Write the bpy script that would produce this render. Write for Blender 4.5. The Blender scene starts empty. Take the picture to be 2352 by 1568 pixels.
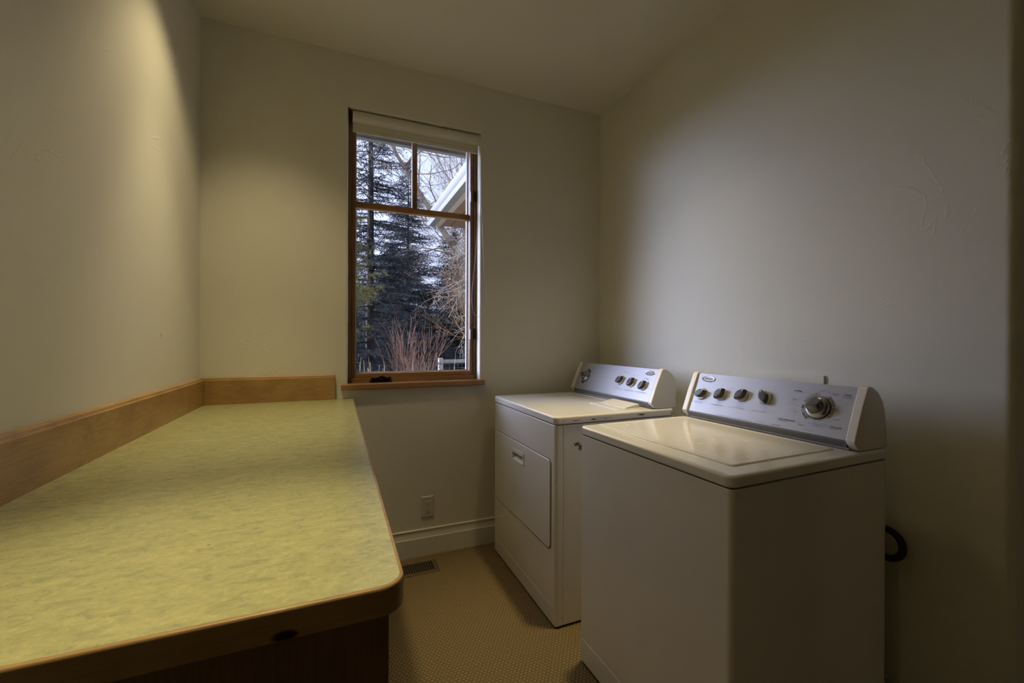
import bpy, bmesh, math, random
import numpy as np
from mathutils import Matrix, Vector

random.seed(7)
PI = math.pi
S = bpy.context.scene
COL = S.collection

# ------------------------------------------------------------------ measures (metres; camera stands over the world origin)
XL, XR, YB, HC = -0.603, 1.666, 2.443, 2.785      # left wall, right wall, window wall, ceiling
EYE = 1.2425
TOP = 0.914                                       # appliance lid height
CT = 0.925                                        # counter height

# ------------------------------------------------------------------ material helpers
def srgb(r, g, b):
    f = lambda c: (c/255/12.92) if c/255 <= 0.04045 else ((c/255+0.055)/1.055)**2.4
    return (f(r), f(g), f(b), 1)

class NT:
    def __init__(s, name):
        s.m = bpy.data.materials.new(name); s.m.use_nodes = True
        s.t = s.m.node_tree; s.t.nodes.clear()
        s.out = s.n('ShaderNodeOutputMaterial')
    def n(s, typ, **kw):
        d = s.t.nodes.new(typ)
        for k, v in kw.items(): setattr(d, k, v)
        return d
    def l(s, a, b): s.t.links.new(a, b)
    def set(s, sock, v):
        if hasattr(v, 'is_linked') or isinstance(v, bpy.types.NodeSocket): s.l(v, sock)
        else: sock.default_value = v
    def math(s, op, a, b=None, c=None, clamp=False):
        d = s.n('ShaderNodeMath', operation=op); d.use_clamp = clamp
        s.set(d.inputs[0], a)
        if b is not None: s.set(d.inputs[1], b)
        if c is not None: s.set(d.inputs[2], c)
        return d.outputs[0]
    def coord(s): return s.n('ShaderNodeTexCoord').outputs['Object']
    def mapping(s, v, scale=(1,1,1), rot=(0,0,0), loc=(0,0,0)):
        d = s.n('ShaderNodeMapping'); s.l(v, d.inputs['Vector'])
        d.inputs['Scale'].default_value = scale; d.inputs['Rotation'].default_value = rot; d.inputs['Location'].default_value = loc
        return d.outputs[0]
    def noise(s, v, scale, detail=4, rough=.55, dist=0):
        d = s.n('ShaderNodeTexNoise'); s.l(v, d.inputs['Vector'])
        d.inputs['Scale'].default_value = scale; d.inputs['Detail'].default_value = detail
        d.inputs['Roughness'].default_value = rough; d.inputs['Distortion'].default_value = dist
        return d.outputs['Fac']
    def ramp(s, f, stops, interp='LINEAR'):
        d = s.n('ShaderNodeValToRGB'); s.l(f, d.inputs[0]); d.color_ramp.interpolation = interp
        e = d.color_ramp.elements
        while len(e) < len(stops): e.new(.5)
        for x, (p, c) in zip(e, stops):
            x.position = p; x.color = c if len(c) == 4 else (*c, 1)
        return d.outputs[0]
    def mix(s, f, a, b, blend='MIX'):
        d = s.n('ShaderNodeMix', data_type='RGBA', blend_type=blend)
        s.set(d.inputs[0], f); s.set(d.inputs[6], a); s.set(d.inputs[7], b)
        return d.outputs[2]
    def bump(s, h, strength=.3, dist=.01, normal=None):
        d = s.n('ShaderNodeBump'); s.l(h, d.inputs['Height'])
        d.inputs['Strength'].default_value = strength; d.inputs['Distance'].default_value = dist
        if normal is not None: s.l(normal, d.inputs['Normal'])
        return d.outputs[0]
    def principled(s, color, rough=.5, metal=0, normal=None, coat=0, spec=.5, trans=0):
        d = s.n('ShaderNodeBsdfPrincipled')
        s.set(d.inputs['Base Color'], color); s.set(d.inputs['Roughness'], rough); s.set(d.inputs['Metallic'], metal)
        d.inputs['Coat Weight'].default_value = coat; d.inputs['Coat Roughness'].default_value = .08
        d.inputs['Specular IOR Level'].default_value = spec
        d.inputs['Transmission Weight'].default_value = trans
        if normal is not None: s.l(normal, d.inputs['Normal'])
        s.l(d.outputs[0], s.out.inputs[0]); return d

def plain(name, col, rough=.5, metal=0, coat=0, spec=.5, var=.06, vscale=30):
    t = NT(name); c = t.coord(); n = t.noise(c, vscale, 3)
    a = tuple(x*(1-var) for x in col[:3]) + (1,); b = tuple(min(1, x*(1+var)) for x in col[:3]) + (1,)
    t.principled(t.ramp(n, [(.3, a), (.7, b)]), rough, metal, coat=coat, spec=spec)
    return t.m

M = {}
def build_materials():
    # trowelled wall paint: fine grain with a few raised plaster ridges
    def paint(name, col, amount=1.0, smudge=None):
        t = NT(name); c = t.coord()
        fine = t.noise(c, 160, 2, .6); lump = t.noise(c, 9, 4, .6, .6)
        ridge = t.noise(c, 3.1, 3, .6, 1.6)
        r = t.math('SUBTRACT', 1.0, t.math('MULTIPLY', t.math('ABSOLUTE', t.math('SUBTRACT', ridge, .5)), 70), clamp=True)
        gate = t.math('MULTIPLY', t.math('SUBTRACT', t.noise(c, 2.3, 2), .56), 12, clamp=True)
        h = t.math('ADD', t.math('ADD', t.math('MULTIPLY', fine, .16), t.math('MULTIPLY', lump, .35)), t.math('MULTIPLY', t.math('MULTIPLY', r, gate), .55))
        v = t.ramp(t.noise(c, 1.2, 3), [(.3, tuple(x*.97 for x in col[:3])), (.7, col)])
        if smudge:
            dv = t.n('ShaderNodeVectorMath', operation='DISTANCE'); t.l(c, dv.inputs[0]); dv.inputs[1].default_value = smudge
            v = t.mix(t.ramp(dv.outputs['Value'], [(.004, (.30, .30, .30)), (.014, (0, 0, 0))]), v, (.20, .17, .12, 1))
        t.principled(v, .62, normal=t.bump(h, .28*amount, .005), spec=.25)
        return t.m
    M['wall'] = paint('wall_paint', (.72, .695, .60, 1), 1.0, (XL, 1.955, 1.255))
    M['ceiling'] = paint('ceiling_paint', (.68, .645, .55, 1), .6)
    M['trim'] = plain('trim_paint', (.69, .665, .575, 1), .3, spec=.5, var=.02)
    # loop carpet
    t = NT('loop_carpet'); c = t.coord()
    sp = t.n('ShaderNodeSeparateXYZ'); 
    wob = t.n('ShaderNodeTexNoise'); t.l(c, wob.inputs['Vector']); wob.inputs['Scale'].default_value = 35
    mv = t.n('ShaderNodeVectorMath', operation='MULTIPLY_ADD'); t.l(wob.outputs['Color'], mv.inputs[0])
    mv.inputs[1].default_value = (.008, .008, 0); t.l(c, mv.inputs[2]); t.l(mv.outputs[0], sp.inputs[0])
    v = t.math('DIVIDE', sp.outputs[1], .0118)
    row = t.math('FLOOR', v)
    u = t.math('ADD', t.math('DIVIDE', sp.outputs[0], .0165), t.math('MULTIPLY', t.math('MODULO', row, 2.0), .5))
    sx = t.math('SINE', t.math('MULTIPLY', t.math('FRACT', u), PI)); sy = t.math('SINE', t.math('MULTIPLY', t.math('FRACT', v), PI))
    corner = t.math('MULTIPLY', t.math('SUBTRACT', 1.0, sx), t.math('SUBTRACT', 1.0, t.math('MULTIPLY', sy, .8)))
    h = t.math('POWER', t.math('SUBTRACT', 1.0, corner, clamp=True), 1.6)
    fib = t.noise(c, 300, 4, .75)
    hh = t.math('ADD', t.math('MULTIPLY', h, .8), t.math('MULTIPLY', fib, .45))
    col = t.ramp(t.math('MULTIPLY', hh, .8), [(.22, (.070, .044, .018)), (.55, (.165, .115, .053)), (.92, (.29, .22, .115))])
    col = t.mix(t.math('MULTIPLY', t.noise(c, 5, 4), .35), col, (.20, .14, .068, 1))
    t.principled(col, .95, normal=t.bump(hh, .9, .006), spec=.1); M['carpet'] = t.m
    # marbled linoleum, streaks along the counter's width
    t = NT('marbled_linoleum'); c = t.coord()
    a = t.noise(t.mapping(c, (8, 17, 5), (0, 0, .16)), 3.6, 10, .78, .7)
    b = t.noise(t.mapping(c, (20, 42, 9), (0, 0, -.10), (3, 1, 0)), 3.4, 10, .8, .9)
    d = t.noise(t.mapping(c, (17, 50, 9), (0, 0, .22), (7, 2, 0)), 3.0, 10, .8, 1.2)
    base = t.ramp(a, [(.30, (.205, .215, .125)), (.47, (.315, .315, .165)), (.60, (.375, .365, .185)), (.76, (.45, .42, .20))])
    base = t.mix(t.math('MULTIPLY', t.ramp(b, [(.52, (0, 0, 0)), (.64, (1, 1, 1))]), .55), base, (.53, .49, .24, 1))
    base = t.mix(t.math('MULTIPLY', t.ramp(d, [(.55, (0, 0, 0)), (.66, (1, 1, 1))]), .55), base, (.205, .205, .145, 1))
    base = t.mix(t.math('MULTIPLY', t.ramp(t.noise(t.mapping(c, (6, 10, 5), loc=(2, 5, 0)), 3, 9, .78, 1.5), [(.56, (0, 0, 0)), (.68, (1, 1, 1))]), .45), base, (.33, .34, .245, 1))
    fleck = t.math('MULTIPLY', t.ramp(t.noise(t.mapping(c, (9, 26, 9), (0, 0, .35), (1, 4, 0)), 2.2, 5, .6, 2.2), [(.685, (0, 0, 0)), (.715, (1, 1, 1))]), .6)
    base = t.mix(fleck, base, (.13, .12, .10, 1))
    t.principled(base, .27, normal=t.bump(t.noise(c, 260, 2), .05, .002), spec=.75); M['lino'] = t.m
    # honey alder, grain along a chosen axis
    def wood(name, axis, dark, mid, light, rough=.35, knot=None):
        t = NT(name); c = t.coord()
        sc = [11, 11, 11]; sc[axis] = .9
        g = t.noise(t.mapping(c, tuple(sc)), 2.0, 6, .6, 1.8)
        fsc = [150, 150, 150]; fsc[axis] = 4
        f = t.noise(t.mapping(c, tuple(fsc)), 1.5, 3, .6)
        blot = t.noise(t.mapping(c, loc=(3, 1, 2)), 4.5, 3, .6, .8)
        rings = t.math('FRACT', t.math('MULTIPLY', g, 9))
        rr = t.math('MULTIPLY', t.math('ABSOLUTE', t.math('SUBTRACT', rings, .5)), 2)
        k = t.math('ADD', t.math('ADD', t.math('MULTIPLY', rr, .13), t.math('MULTIPLY', f, .14)), t.math('ADD', t.math('MULTIPLY', blot, .62), .10))
        col = t.ramp(k, [(.30, dark), (.56, mid), (.80, light)])
        if knot:
            vm = t.n('ShaderNodeVectorMath', operation='SUBTRACT'); t.l(c, vm.inputs[0]); vm.inputs[1].default_value = knot
            v2 = t.n('ShaderNodeVectorMath', operation='MULTIPLY'); t.l(vm.outputs[0], v2.inputs[0]); v2.inputs[1].default_value = (55, 0, 110)
            ln = t.n('ShaderNodeVectorMath', operation='LENGTH'); t.l(v2.outputs[0], ln.inputs[0])
            col = t.mix(t.ramp(ln.outputs['Value'], [(.55, (1, 1, 1)), (.95, (0, 0, 0))]), col, (.012, .006, .003, 1))
        t.principled(col, rough, normal=t.bump(f, .06, .002), spec=.45, coat=.15); return t.m
    hd, hm, hl = (.21, .113, .040), (.385, .228, .084), (.49, .30, .125)
    M['wood_y'] = wood('alder_along_wall', 1, hd, hm, hl)
    M['wood_x'] = wood('alder_across_wall', 0, hd, hm, hl)
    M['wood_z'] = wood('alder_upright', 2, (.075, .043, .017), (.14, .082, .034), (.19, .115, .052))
    M['edge'] = wood('alder_counter_edge', 0, (.16, .095, .035), (.30, .19, .075), (.38, .25, .11), knot=(-.055, .562, .893))
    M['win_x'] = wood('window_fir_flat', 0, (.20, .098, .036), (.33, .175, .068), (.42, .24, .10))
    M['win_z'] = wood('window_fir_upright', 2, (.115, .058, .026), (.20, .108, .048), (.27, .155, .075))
    # appliance enamel and plastics
    M['enamel'] = plain('bisque_enamel', (.75, .725, .68, 1), .17, coat=.5, var=.02, vscale=6)
    t = NT('washer_lid_enamel'); c = t.coord()      # faint soap film dried on the lid
    film = t.ramp(t.noise(c, 14, 5, .6, .8), [(.62, (0, 0, 0)), (.70, (1, 1, 1))])
    t.principled(t.mix(t.math('MULTIPLY', film, .07), (.78, .75, .69, 1), (.62, .55, .40, 1)), t.math('ADD', .18, t.math('MULTIPLY', film, .15)), coat=.5); M['lid'] = t.m
    def spotted(name, spots, side, strength=.39, tone=((.020, .014, .010), (.12, .05, .018))):
        t = NT(name); c = t.coord(); sp = t.n('ShaderNodeSeparateXYZ'); t.l(c, sp.inputs[0])
        tot = None
        for (l, z, rl, rz, *amp) in spots:
            a = t.math('DIVIDE', t.math('SUBTRACT', sp.outputs[0], l), rl); b = t.math('DIVIDE', t.math('SUBTRACT', sp.outputs[2], z), rz)
            m = t.math('SUBTRACT', 1.0, t.math('SQRT', t.math('ADD', t.math('MULTIPLY', a, a), t.math('MULTIPLY', b, b))), clamp=True)
            if amp: m = t.math('MULTIPLY', m, amp[0])
            tot = m if tot is None else t.math('MAXIMUM', tot, m)
        onside = t.math('LESS_THAN', sp.outputs[1], side)
        n = t.noise(t.mapping(c, (1, 1, 1.6)), 130, 6, .75)
        k = t.math('MULTIPLY', t.math('SUBTRACT', t.math('ADD', n, t.math('MULTIPLY', tot, strength)), .70), 11, clamp=True)
        k = t.math('MULTIPLY', t.math('MULTIPLY', k, onside), t.math('GREATER_THAN', tot, 0.001))
        rust = t.ramp(t.noise(c, 60, 3), [(.46, tone[0]), (.66, tone[1])])
        col = t.mix(k, (.75, .725, .68, 1), rust)
        t.principled(col, t.math('ADD', .24, t.math('MULTIPLY', k, .5)), coat=.3); return t.m
    M['rust_top'] = spotted('chipped_enamel', [(.192, .892, .030, .009), (.10, .893, .040, .004), (.452, .8965, .045, .011), (.25, .894, .17, .013, .62), (.038, .894, .005, .005), (.642, .892, .014, .008)], .003)
    M['scuff_side'] = spotted('scuffed_enamel', [(.108, .788, .030, .016), (.130, .772, .030, .024), (.155, .745, .035, .035), (.15, .70, .012, .03)], .006, .52, ((.075, .075, .08), (.11, .11, .115)))
    M['scuff_side'].name = 'scuffed_enamel'
    t = NT('silver_panel'); c = t.coord(); n = t.noise(c, 900, 2)
    t.principled(t.ramp(n, [(.3, (.39, .39, .42)), (.7, (.47, .47, .50))]), .40, .55, spec=.5); M['silver'] = t.m
    M['strip'] = plain('grey_plastic_strip', (.13, .13, .14, 1), .4)
    M['white_cap'] = plain('console_cap_plastic', (.74, .71, .65, 1), .3, coat=.2, var=.01)
    M['knob'] = plain('bronze_knob_plastic', (.055, .048, .038, 1), .28)
    M['skirt'] = plain('grey_knob_skirt', (.36, .35, .33, 1), .3, .3)
    M['chrome'] = plain('satin_chrome', (.40, .40, .40, 1), .16, 1.0, var=.02)
    M['dialgrip'] = plain('brushed_dial_metal', (.17, .17, .17, 1), .28, 1.0, var=.05)
    M['ink'] = plain('panel_ink', (.028, .027, .027, 1), .6)
    M['ink2'] = plain('panel_ink_grey', (.16, .16, .165, 1), .6)
    M['ink3'] = plain('panel_ink_pale', (.30, .30, .31, 1), .5)
    M['inkw'] = plain('panel_line_white', (.85, .85, .87, 1), .3)
    M['gap'] = plain('shadow_gap_black', (.012, .011, .010, 1), .8)
    M['rubber'] = plain('black_rubber', (.010, .010, .010, 1), .5)
    M['plate'] = plain('outlet_plastic', (.60, .57, .50, 1), .35, var=.02)
    M['emboss_shade'] = plain('emboss_shade_trim', (.60, .578, .50, 1), .3, var=.01)  # flat letters tinted darker, standing for the shading of raised ones
    M['hole'] = plain('slot_dark', (.01, .01, .01, 1), .7)
    M['vent'] = plain('brown_vent_enamel', (.12, .078, .036, 1), .4, .2)
    M['bronze'] = plain('dark_bronze', (.045, .032, .022, 1), .22, .8)
    M['gloss'] = plain('pale_weatherstrip', (.55, .54, .52, 1), .4)
    t = NT('shade_fabric'); c = t.coord()
    wv = t.noise(t.mapping(c, (30, 30, 900)), 2, 2); wv2 = t.noise(t.mapping(c, (900, 30, 30)), 2, 2)
    w = t.math('ADD', wv, wv2)
    t.principled(t.ramp(w, [(.7, (.56, .53, .45)), (1.3, (.68, .65, .56))]), .8, normal=t.bump(w, .15, .002), spec=.2); M['shade'] = t.m
    t = NT('window_glass')
    tr = t.n('ShaderNodeBsdfTransparent'); gl = t.n('ShaderNodeBsdfGlossy'); gl.inputs['Roughness'].default_value = .02
    tr.inputs[0].default_value = (.96, .97, .97, 1)
    lw = t.n('ShaderNodeLayerWeight'); lw.inputs[0].default_value = .5
    fr = t.math('ADD', .025, t.math('MULTIPLY', t.math('POWER', lw.outputs['Facing'], 5.0), .6))
    mx = t.n('ShaderNodeMixShader'); t.l(fr, mx.inputs[0]); t.l(tr.outputs[0], mx.inputs[1]); t.l(gl.outputs[0], mx.inputs[2]); t.l(mx.outputs[0], t.out.inputs[0])
    M['glass'] = t.m
    # outdoors
    M['white_gutter'] = plain('white_painted_metal', (.20, .203, .21, 1), .45)
    M['soffit'] = plain('grey_soffit', (.13, .13, .135, 1), .7)
    M['brown'] = plain('brown_soffit', (.20, .13, .095, 1), .7)
    M['beige'] = plain('beige_trim', (.40, .375, .33, 1), .6)
    M['shingle'] = plain('roof_shingle', (.12, .11, .10, 1), .9, var=.3)
    M['siding'] = plain('house_siding', (.32, .26, .20, 1), .8)
    def leafy(name, a, b, scale):
        t = NT(name); c = t.coord(); n = t.noise(c, scale, 3)
        t.principled(t.ramp(n, [(.35, a), (.68, b)]), .6, spec=.3); return t.m
    M['spruce'] = leafy('blue_spruce_needles', (.010, .014, .020), (.075, .092, .115), 2.6)
    M['darkspruce'] = leafy('dark_spruce_needles', (.008, .011, .014), (.030, .038, .044), 1.6)
    M['pine'] = leafy('yellow_green_pine_needles', (.07, .075, .022), (.24, .23, .085), 2.4)
    M['bark'] = leafy('dark_bark', (.010, .009, .009), (.030, .026, .025), 6)
    M['pale_bark'] = leafy('pale_bark', (.34, .31, .28), (.58, .54, .49), 9)
    M['grey_bark'] = leafy('grey_brown_bark', (.14, .105, .08), (.34, .28, .22), 7)
    M['gold_bark'] = leafy('golden_twig_bark', (.30, .17, .07), (.46, .30, .15), 5)
    M['red_bark'] = leafy('red_twig_bark', (.13, .062, .048), (.34, .20, .15), 7)
    M['straw'] = leafy('dry_straw', (.38, .33, .24), (.62, .55, .42), 8)
    M['weathered'] = plain('weathered_post', (.50, .50, .52, 1), .8, var=.15, vscale=12)
    M['wire'] = plain('galvanised_wire', (.30, .31, .33, 1), .5, .5)
    t = NT('winter_lawn'); c = t.coord()
    n = t.noise(c, .55, 6, .7); n2 = t.noise(c, 9, 5, .7)
    col = t.ramp(t.math('ADD', t.math('MULTIPLY', n, .6), t.math('MULTIPLY', n2, .4)), [(.36, (.12, .105, .07)), (.50, (.34, .30, .20)), (.64, (.58, .53, .40))])
    t.principled(col, .95, normal=t.bump(n2, .6, .05), spec=.1); M['lawn'] = t.m
build_materials()

# ------------------------------------------------------------------ geometry helpers
def BM(): return bmesh.new()
def merge(dst, src, mat=None):
    me = bpy.data.meshes.new('tmp'); src.to_mesh(me); src.free()
    if mat is not None: me.transform(mat)
    dst.from_mesh(me); bpy.data.meshes.remove(me)
def box(bm, x0, x1, y0, y1, z0, z1, r=0, seg=2, mat=None):
    b = BM(); bmesh.ops.create_cube(b, size=1)
    for v in b.verts:
        v.co = Vector(((x0+x1)/2 + v.co.x*(x1-x0), (y0+y1)/2 + v.co.y*(y1-y0), (z0+z1)/2 + v.co.z*(z1-z0)))
    if r > 0: bmesh.ops.bevel(b, geom=b.edges[:], offset=r, segments=seg, profile=.5, affect='EDGES')
    merge(bm, b, mat)
def rrect(x0, x1, y0, y1, r, n=5):
    pts = []
    for cx, cy, a0 in ((x1-r, y0+r, -PI/2), (x1-r, y1-r, 0), (x0+r, y1-r, PI/2), (x0+r, y0+r, PI)):
        for i in range(n+1):
            a = a0 + PI/2*i/n; pts.append((cx + r*math.cos(a), cy + r*math.sin(a)))
    return pts
def stack(bm, rings, cap0=True, cap1=True, mat=None):
    """bridge closed rings of equal length (lists of 3-D points)"""
    b = BM(); R = [[b.verts.new(p) for p in ring] for ring in rings]
    n = len(R[0])
    for A, B in zip(R, R[1:]):
        for i in range(n):
            j = (i+1) % n
            b.faces.new((A[i], A[j], B[j], B[i]))
    if cap0: b.faces.new(list(reversed(R[0])))
    if cap1: b.faces.new(R[-1])
    bmesh.ops.recalc_face_normals(b, faces=b.faces[:])
    merge(bm, b, mat)
def prism(bm, pts, axis, a0, a1, bev=0, seg=2, mat=None):
    """polygon extruded along axis; pts are the two remaining coordinates in order"""
    b = BM()
    def P(p, a): return {0: (a, p[0], p[1]), 1: (p[0], a, p[1]), 2: (p[0], p[1], a)}[axis]
    A = [b.verts.new(P(p, a0)) for p in pts]; B = [b.verts.new(P(p, a1)) for p in pts]
    n = len(pts)
    for i in range(n): b.faces.new((A[i], A[(i+1) % n], B[(i+1) % n], B[i]))
    f0 = b.faces.new(list(reversed(A))); f1 = b.faces.new(B)
    bmesh.ops.recalc_face_normals(b, faces=b.faces[:])
    if bev:
        es = list(set(f0.edges[:]) | set(f1.edges[:]))
        bmesh.ops.bevel(b, geom=es, offset=bev, segments=seg, profile=.5, affect='EDGES')
    merge(bm, b, mat)
def cyl(bm, c, axis, r, h, n=32, r2=None, bev=0, mat=None):
    """cylinder from c along unit axis"""
    ax = Vector(axis).normalized(); c = Vector(c); r2 = r if r2 is None else r2
    u = ax.orthogonal().normalized(); v = ax.cross(u)
    prof = [(0, r), (h, r2)] if not bev else [(0, r), (h-bev, r2), (h-bev*.3, r2-bev*.3), (h, r2-bev)]
    rings = [[c + ax*z + (u*math.cos(2*PI*i/n) + v*math.sin(2*PI*i/n))*q for i in range(n)] for z, q in prof]
    stack(bm, rings, mat=mat)
def tube(bm, pts, rad, n=8, closed=False, mat=None):
    pts = [Vector(p) for p in pts]
    rads = rad if isinstance(rad, (list, tuple)) else [rad]*len(pts)
    rings = []; up = None
    for i, p in enumerate(pts):
        a = pts[i-1] if i else p; b = pts[i+1] if i+1 < len(pts) else p
        d = (b-a).normalized()
        u = (up - d*up.dot(d)) if up is not None else d.orthogonal()
        if u.length < 1e-6: u = d.orthogonal()
        u.normalize(); up = u; v = d.cross(u)
        rings.append([p + (u*math.cos(2*PI*k/n) + v*math.sin(2*PI*k/n))*rads[i] for k in range(n)])
    stack(bm, rings, mat=mat)
def link(o, parent=None):
    COL.objects.link(o)
    if parent is not None: o.parent = parent
    return o
def obj(name, bm, mat, parent=None, smooth=38, mats=None):
    me = bpy.data.meshes.new(name); bm.to_mesh(me); bm.free()
    for m in (mats or [mat]): me.materials.append(m)
    if smooth:
        me.polygons.foreach_set('use_smooth', [True]*len(me.polygons))
        me.set_sharp_from_angle(angle=math.radians(smooth))
    o = bpy.data.objects.new(name, me)
    link(o, parent)
    if smooth:
        wn = o.modifiers.new('weighted_normal', 'WEIGHTED_NORMAL'); wn.keep_sharp = True; wn.weight = 80
    if parent is not None and parent.get('_world'):
        o.matrix_parent_inverse = Matrix.Translation(-Vector(parent.location))
    return o
def multi(name, pieces, parent=None, smooth=38):
    """one mesh from several (bmesh, material key) pieces, each keeping its material"""
    out = BM(); keys = []
    for bm, key in pieces:
        if key not in keys: keys.append(key)
        for f in bm.faces: f.material_index = keys.index(key)
        me = bpy.data.meshes.new('tmp'); bm.to_mesh(me); bm.free(); out.from_mesh(me); bpy.data.meshes.remove(me)
    return obj(name, out, None, parent, smooth, [M[k] for k in keys])
def cut(o, x0, x1, y0, y1, z0, z1):
    """carve a box out of a mesh object and keep the result as its mesh"""
    b = BM(); box(b, x0, x1, y0, y1, z0, z1); c = obj('cutter', b, M['gap'], smooth=0)
    md = o.modifiers.new('cut', 'BOOLEAN'); md.operation = 'DIFFERENCE'; md.object = c; md.solver = 'EXACT'
    par = o.parent; o.parent = None
    bpy.context.view_layer.update(); dg = bpy.context.evaluated_depsgraph_get()
    wn = [m for m in o.modifiers if m.type == 'WEIGHTED_NORMAL']
    for m in wn: m.show_viewport = False
    dg.update(); me = bpy.data.meshes.new_from_object(o.evaluated_get(dg)); old = o.data; o.data = me; me.name = o.name
    for m in wn: m.show_viewport = True
    o.modifiers.remove(md); o.parent = par; bpy.data.objects.remove(c); bpy.data.meshes.remove(old)
def tag(o, label, cat, group=None, kind=None):
    o['label'] = label; o['category'] = cat
    if group: o['group'] = group
    if kind: o['kind'] = kind
    return o
def thing(name, label, cat, loc, rz=0, world=True, group=None, kind=None):
    o = bpy.data.objects.new(name, None); o.empty_display_size = .1
    o.location = loc; o.rotation_euler = (0, 0, rz)
    if world: o['_world'] = 1
    link(o); return tag(o, label, cat, group, kind)
def struct(name, bm, mat, label, cat, smooth=38):
    return tag(obj(name, bm, mat, smooth=smooth), label, cat, kind='structure')

# ------------------------------------------------------------------ lettering
def text_mesh(body, bold=0.0, shear=0.0, spacing=1.0):
    cu = bpy.data.curves.new('t', 'FONT'); cu.body = body; cu.size = 1; cu.resolution_u = 2
    cu.offset = bold; cu.shear = shear; cu.space_character = spacing
    o = bpy.data.objects.new('t', cu); COL.objects.link(o)
    dg = bpy.context.evaluated_depsgraph_get(); dg.update()
    me = bpy.data.meshes.new_from_object(o.evaluated_get(dg))
    bpy.data.objects.remove(o); bpy.data.curves.remove(cu)
    return me
def put_text(bm, body, org, ex, ey, width=None, height=.006, **kw):
    """org: lower-left corner; ex, ey: unit vectors of the writing plane"""
    me = text_mesh(body, **kw)
    xs = [v.co.x for v in me.vertices]
    if not xs: bpy.data.meshes.remove(me); return
    x0, x1 = min(xs), max(xs); sx = (width/(x1-x0)) if width else height/.72
    ex, ey = Vector(ex), Vector(ey); nz = ex.cross(ey); sy = height/.72
    for v in me.vertices:
        v.co = Vector(org) + ex*((v.co.x-x0)*sx) + ey*(v.co.y*sy) + nz*0
    bm.from_mesh(me); bpy.data.meshes.remove(me)

# ================================================================== THE ROOM
WEND = .518      # where the right wall ends; beyond it the room is open to a hall
def build_room():
    b = BM(); box(b, XL-.12, XR+.12, WEND, YB+.16, -.10, 0); box(b, XL-.12, 4.2, -5, WEND, -.10, 0)
    struct('floor', b, M['carpet'], 'beige brown loop pile carpet covering the laundry room floor', 'carpet', 0)
    b = BM(); box(b, XL-.12, XR+.12, WEND, YB+.16, HC, HC+.1); box(b, XL-.12, 4.2, -5, WEND, HC, HC+.1)
    struct('ceiling', b, M['ceiling'], 'flat cream ceiling over the laundry room', 'ceiling', 0)
    b = BM(); box(b, XL-.12, XL, -5, YB, 0, HC)
    struct('wall_left', b, M['wall'], 'cream plastered wall behind the long counter', 'wall', 0)
    # right wall stops at a rounded outside corner and turns away from the room
    rr = .022
    pts = [(XR, YB)] + [(XR+rr - rr*math.cos(a), WEND+rr - rr*math.sin(a)) for a in [PI/2*i/8 for i in range(9)]] + [(4.2, WEND), (4.2, WEND+.12), (XR+.12, WEND+.12), (XR+.12, YB)]
    b = BM(); prism(b, pts, 2, 0, HC)
    struct('wall_right', b, M['wall'], 'cream plastered wall behind the washer and dryer ending in a rounded corner at the right edge', 'wall', 30)
    # window wall with a soft-cornered opening
    x0, x1, z0, z1 = .058, .805, .973, 2.499
    b = BM(); r = .012
    prof = [(r, 0)] + [(r - r*math.sin(a), r - r*math.cos(a)) for a in (PI/8, PI/4, 3*PI/8)] + [(0, r), (0, .16)]
    def ring(off, dep): return [b.verts.new(p) for p in ((x0-off, YB+dep, z0), (x1+off, YB+dep, z0), (x1+off, YB+dep, z1+off), (x0-off, YB+dep, z1+off))]
    rings = [ring(o, d) for o, d in prof]
    def quadring(A, B):
        for i in range(4): b.faces.new((A[i], A[(i+1) % 4], B[(i+1) % 4], B[i]))
    for A, B in zip(rings, rings[1:]): quadring(A, B)
    def outer(y): return [b.verts.new(p) for p in ((XL-.12, y, 0), (XR+.12, y, 0), (XR+.12, y, HC), (XL-.12, y, HC))]
    o0, o1 = outer(YB), outer(YB+.16)
    quadring(o0, rings[0]); quadring(rings[-1], o1); quadring(o1, o0)
    bmesh.ops.recalc_face_normals(b, faces=b.faces[:])
    struct('wall_back', b, M['wall'], 'cream plastered wall with the tall window in it', 'wall', 30)
    b = BM(); box(b, XL-.12, 4.2, -5.12, -5, 0, HC)
    struct('wall_hall', b, M['wall'], 'cream wall at the far end of the hall behind the camera', 'wall', 0)
    b = BM(); box(b, 4.2, 4.32, -5.12, WEND+.12, 0, HC)
    struct('wall_hall_side', b, M['wall'], 'cream side wall of the hall behind the camera', 'wall', 0)
    # baseboards: flat face, bead, hollow cove and thin top edge
    prof = [(0, 0), (.016, 0), (.016, .100), (.0155, .1045), (.012, .1065), (.011, .112), (.0085, .122), (.0075, .132), (.008, .141), (.0095, .145), (.0095, .150), (.006, .1525), (0, .1525)]
    b = BM(); prism(b, [(YB-d, z) for d, z in prof], 0, .066, XR-.016)
    struct('baseboard_back', b, M['trim'], 'cream moulded baseboard under the window beside the floor vent', 'baseboard', 25)
    b = BM(); prism(b, [(XR-d, z) for d, z in prof], 1, WEND+.022, YB-.0001)
    struct('baseboard_right', b, M['trim'], 'cream moulded baseboard behind the washer and dryer', 'baseboard', 25)
build_room()

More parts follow.
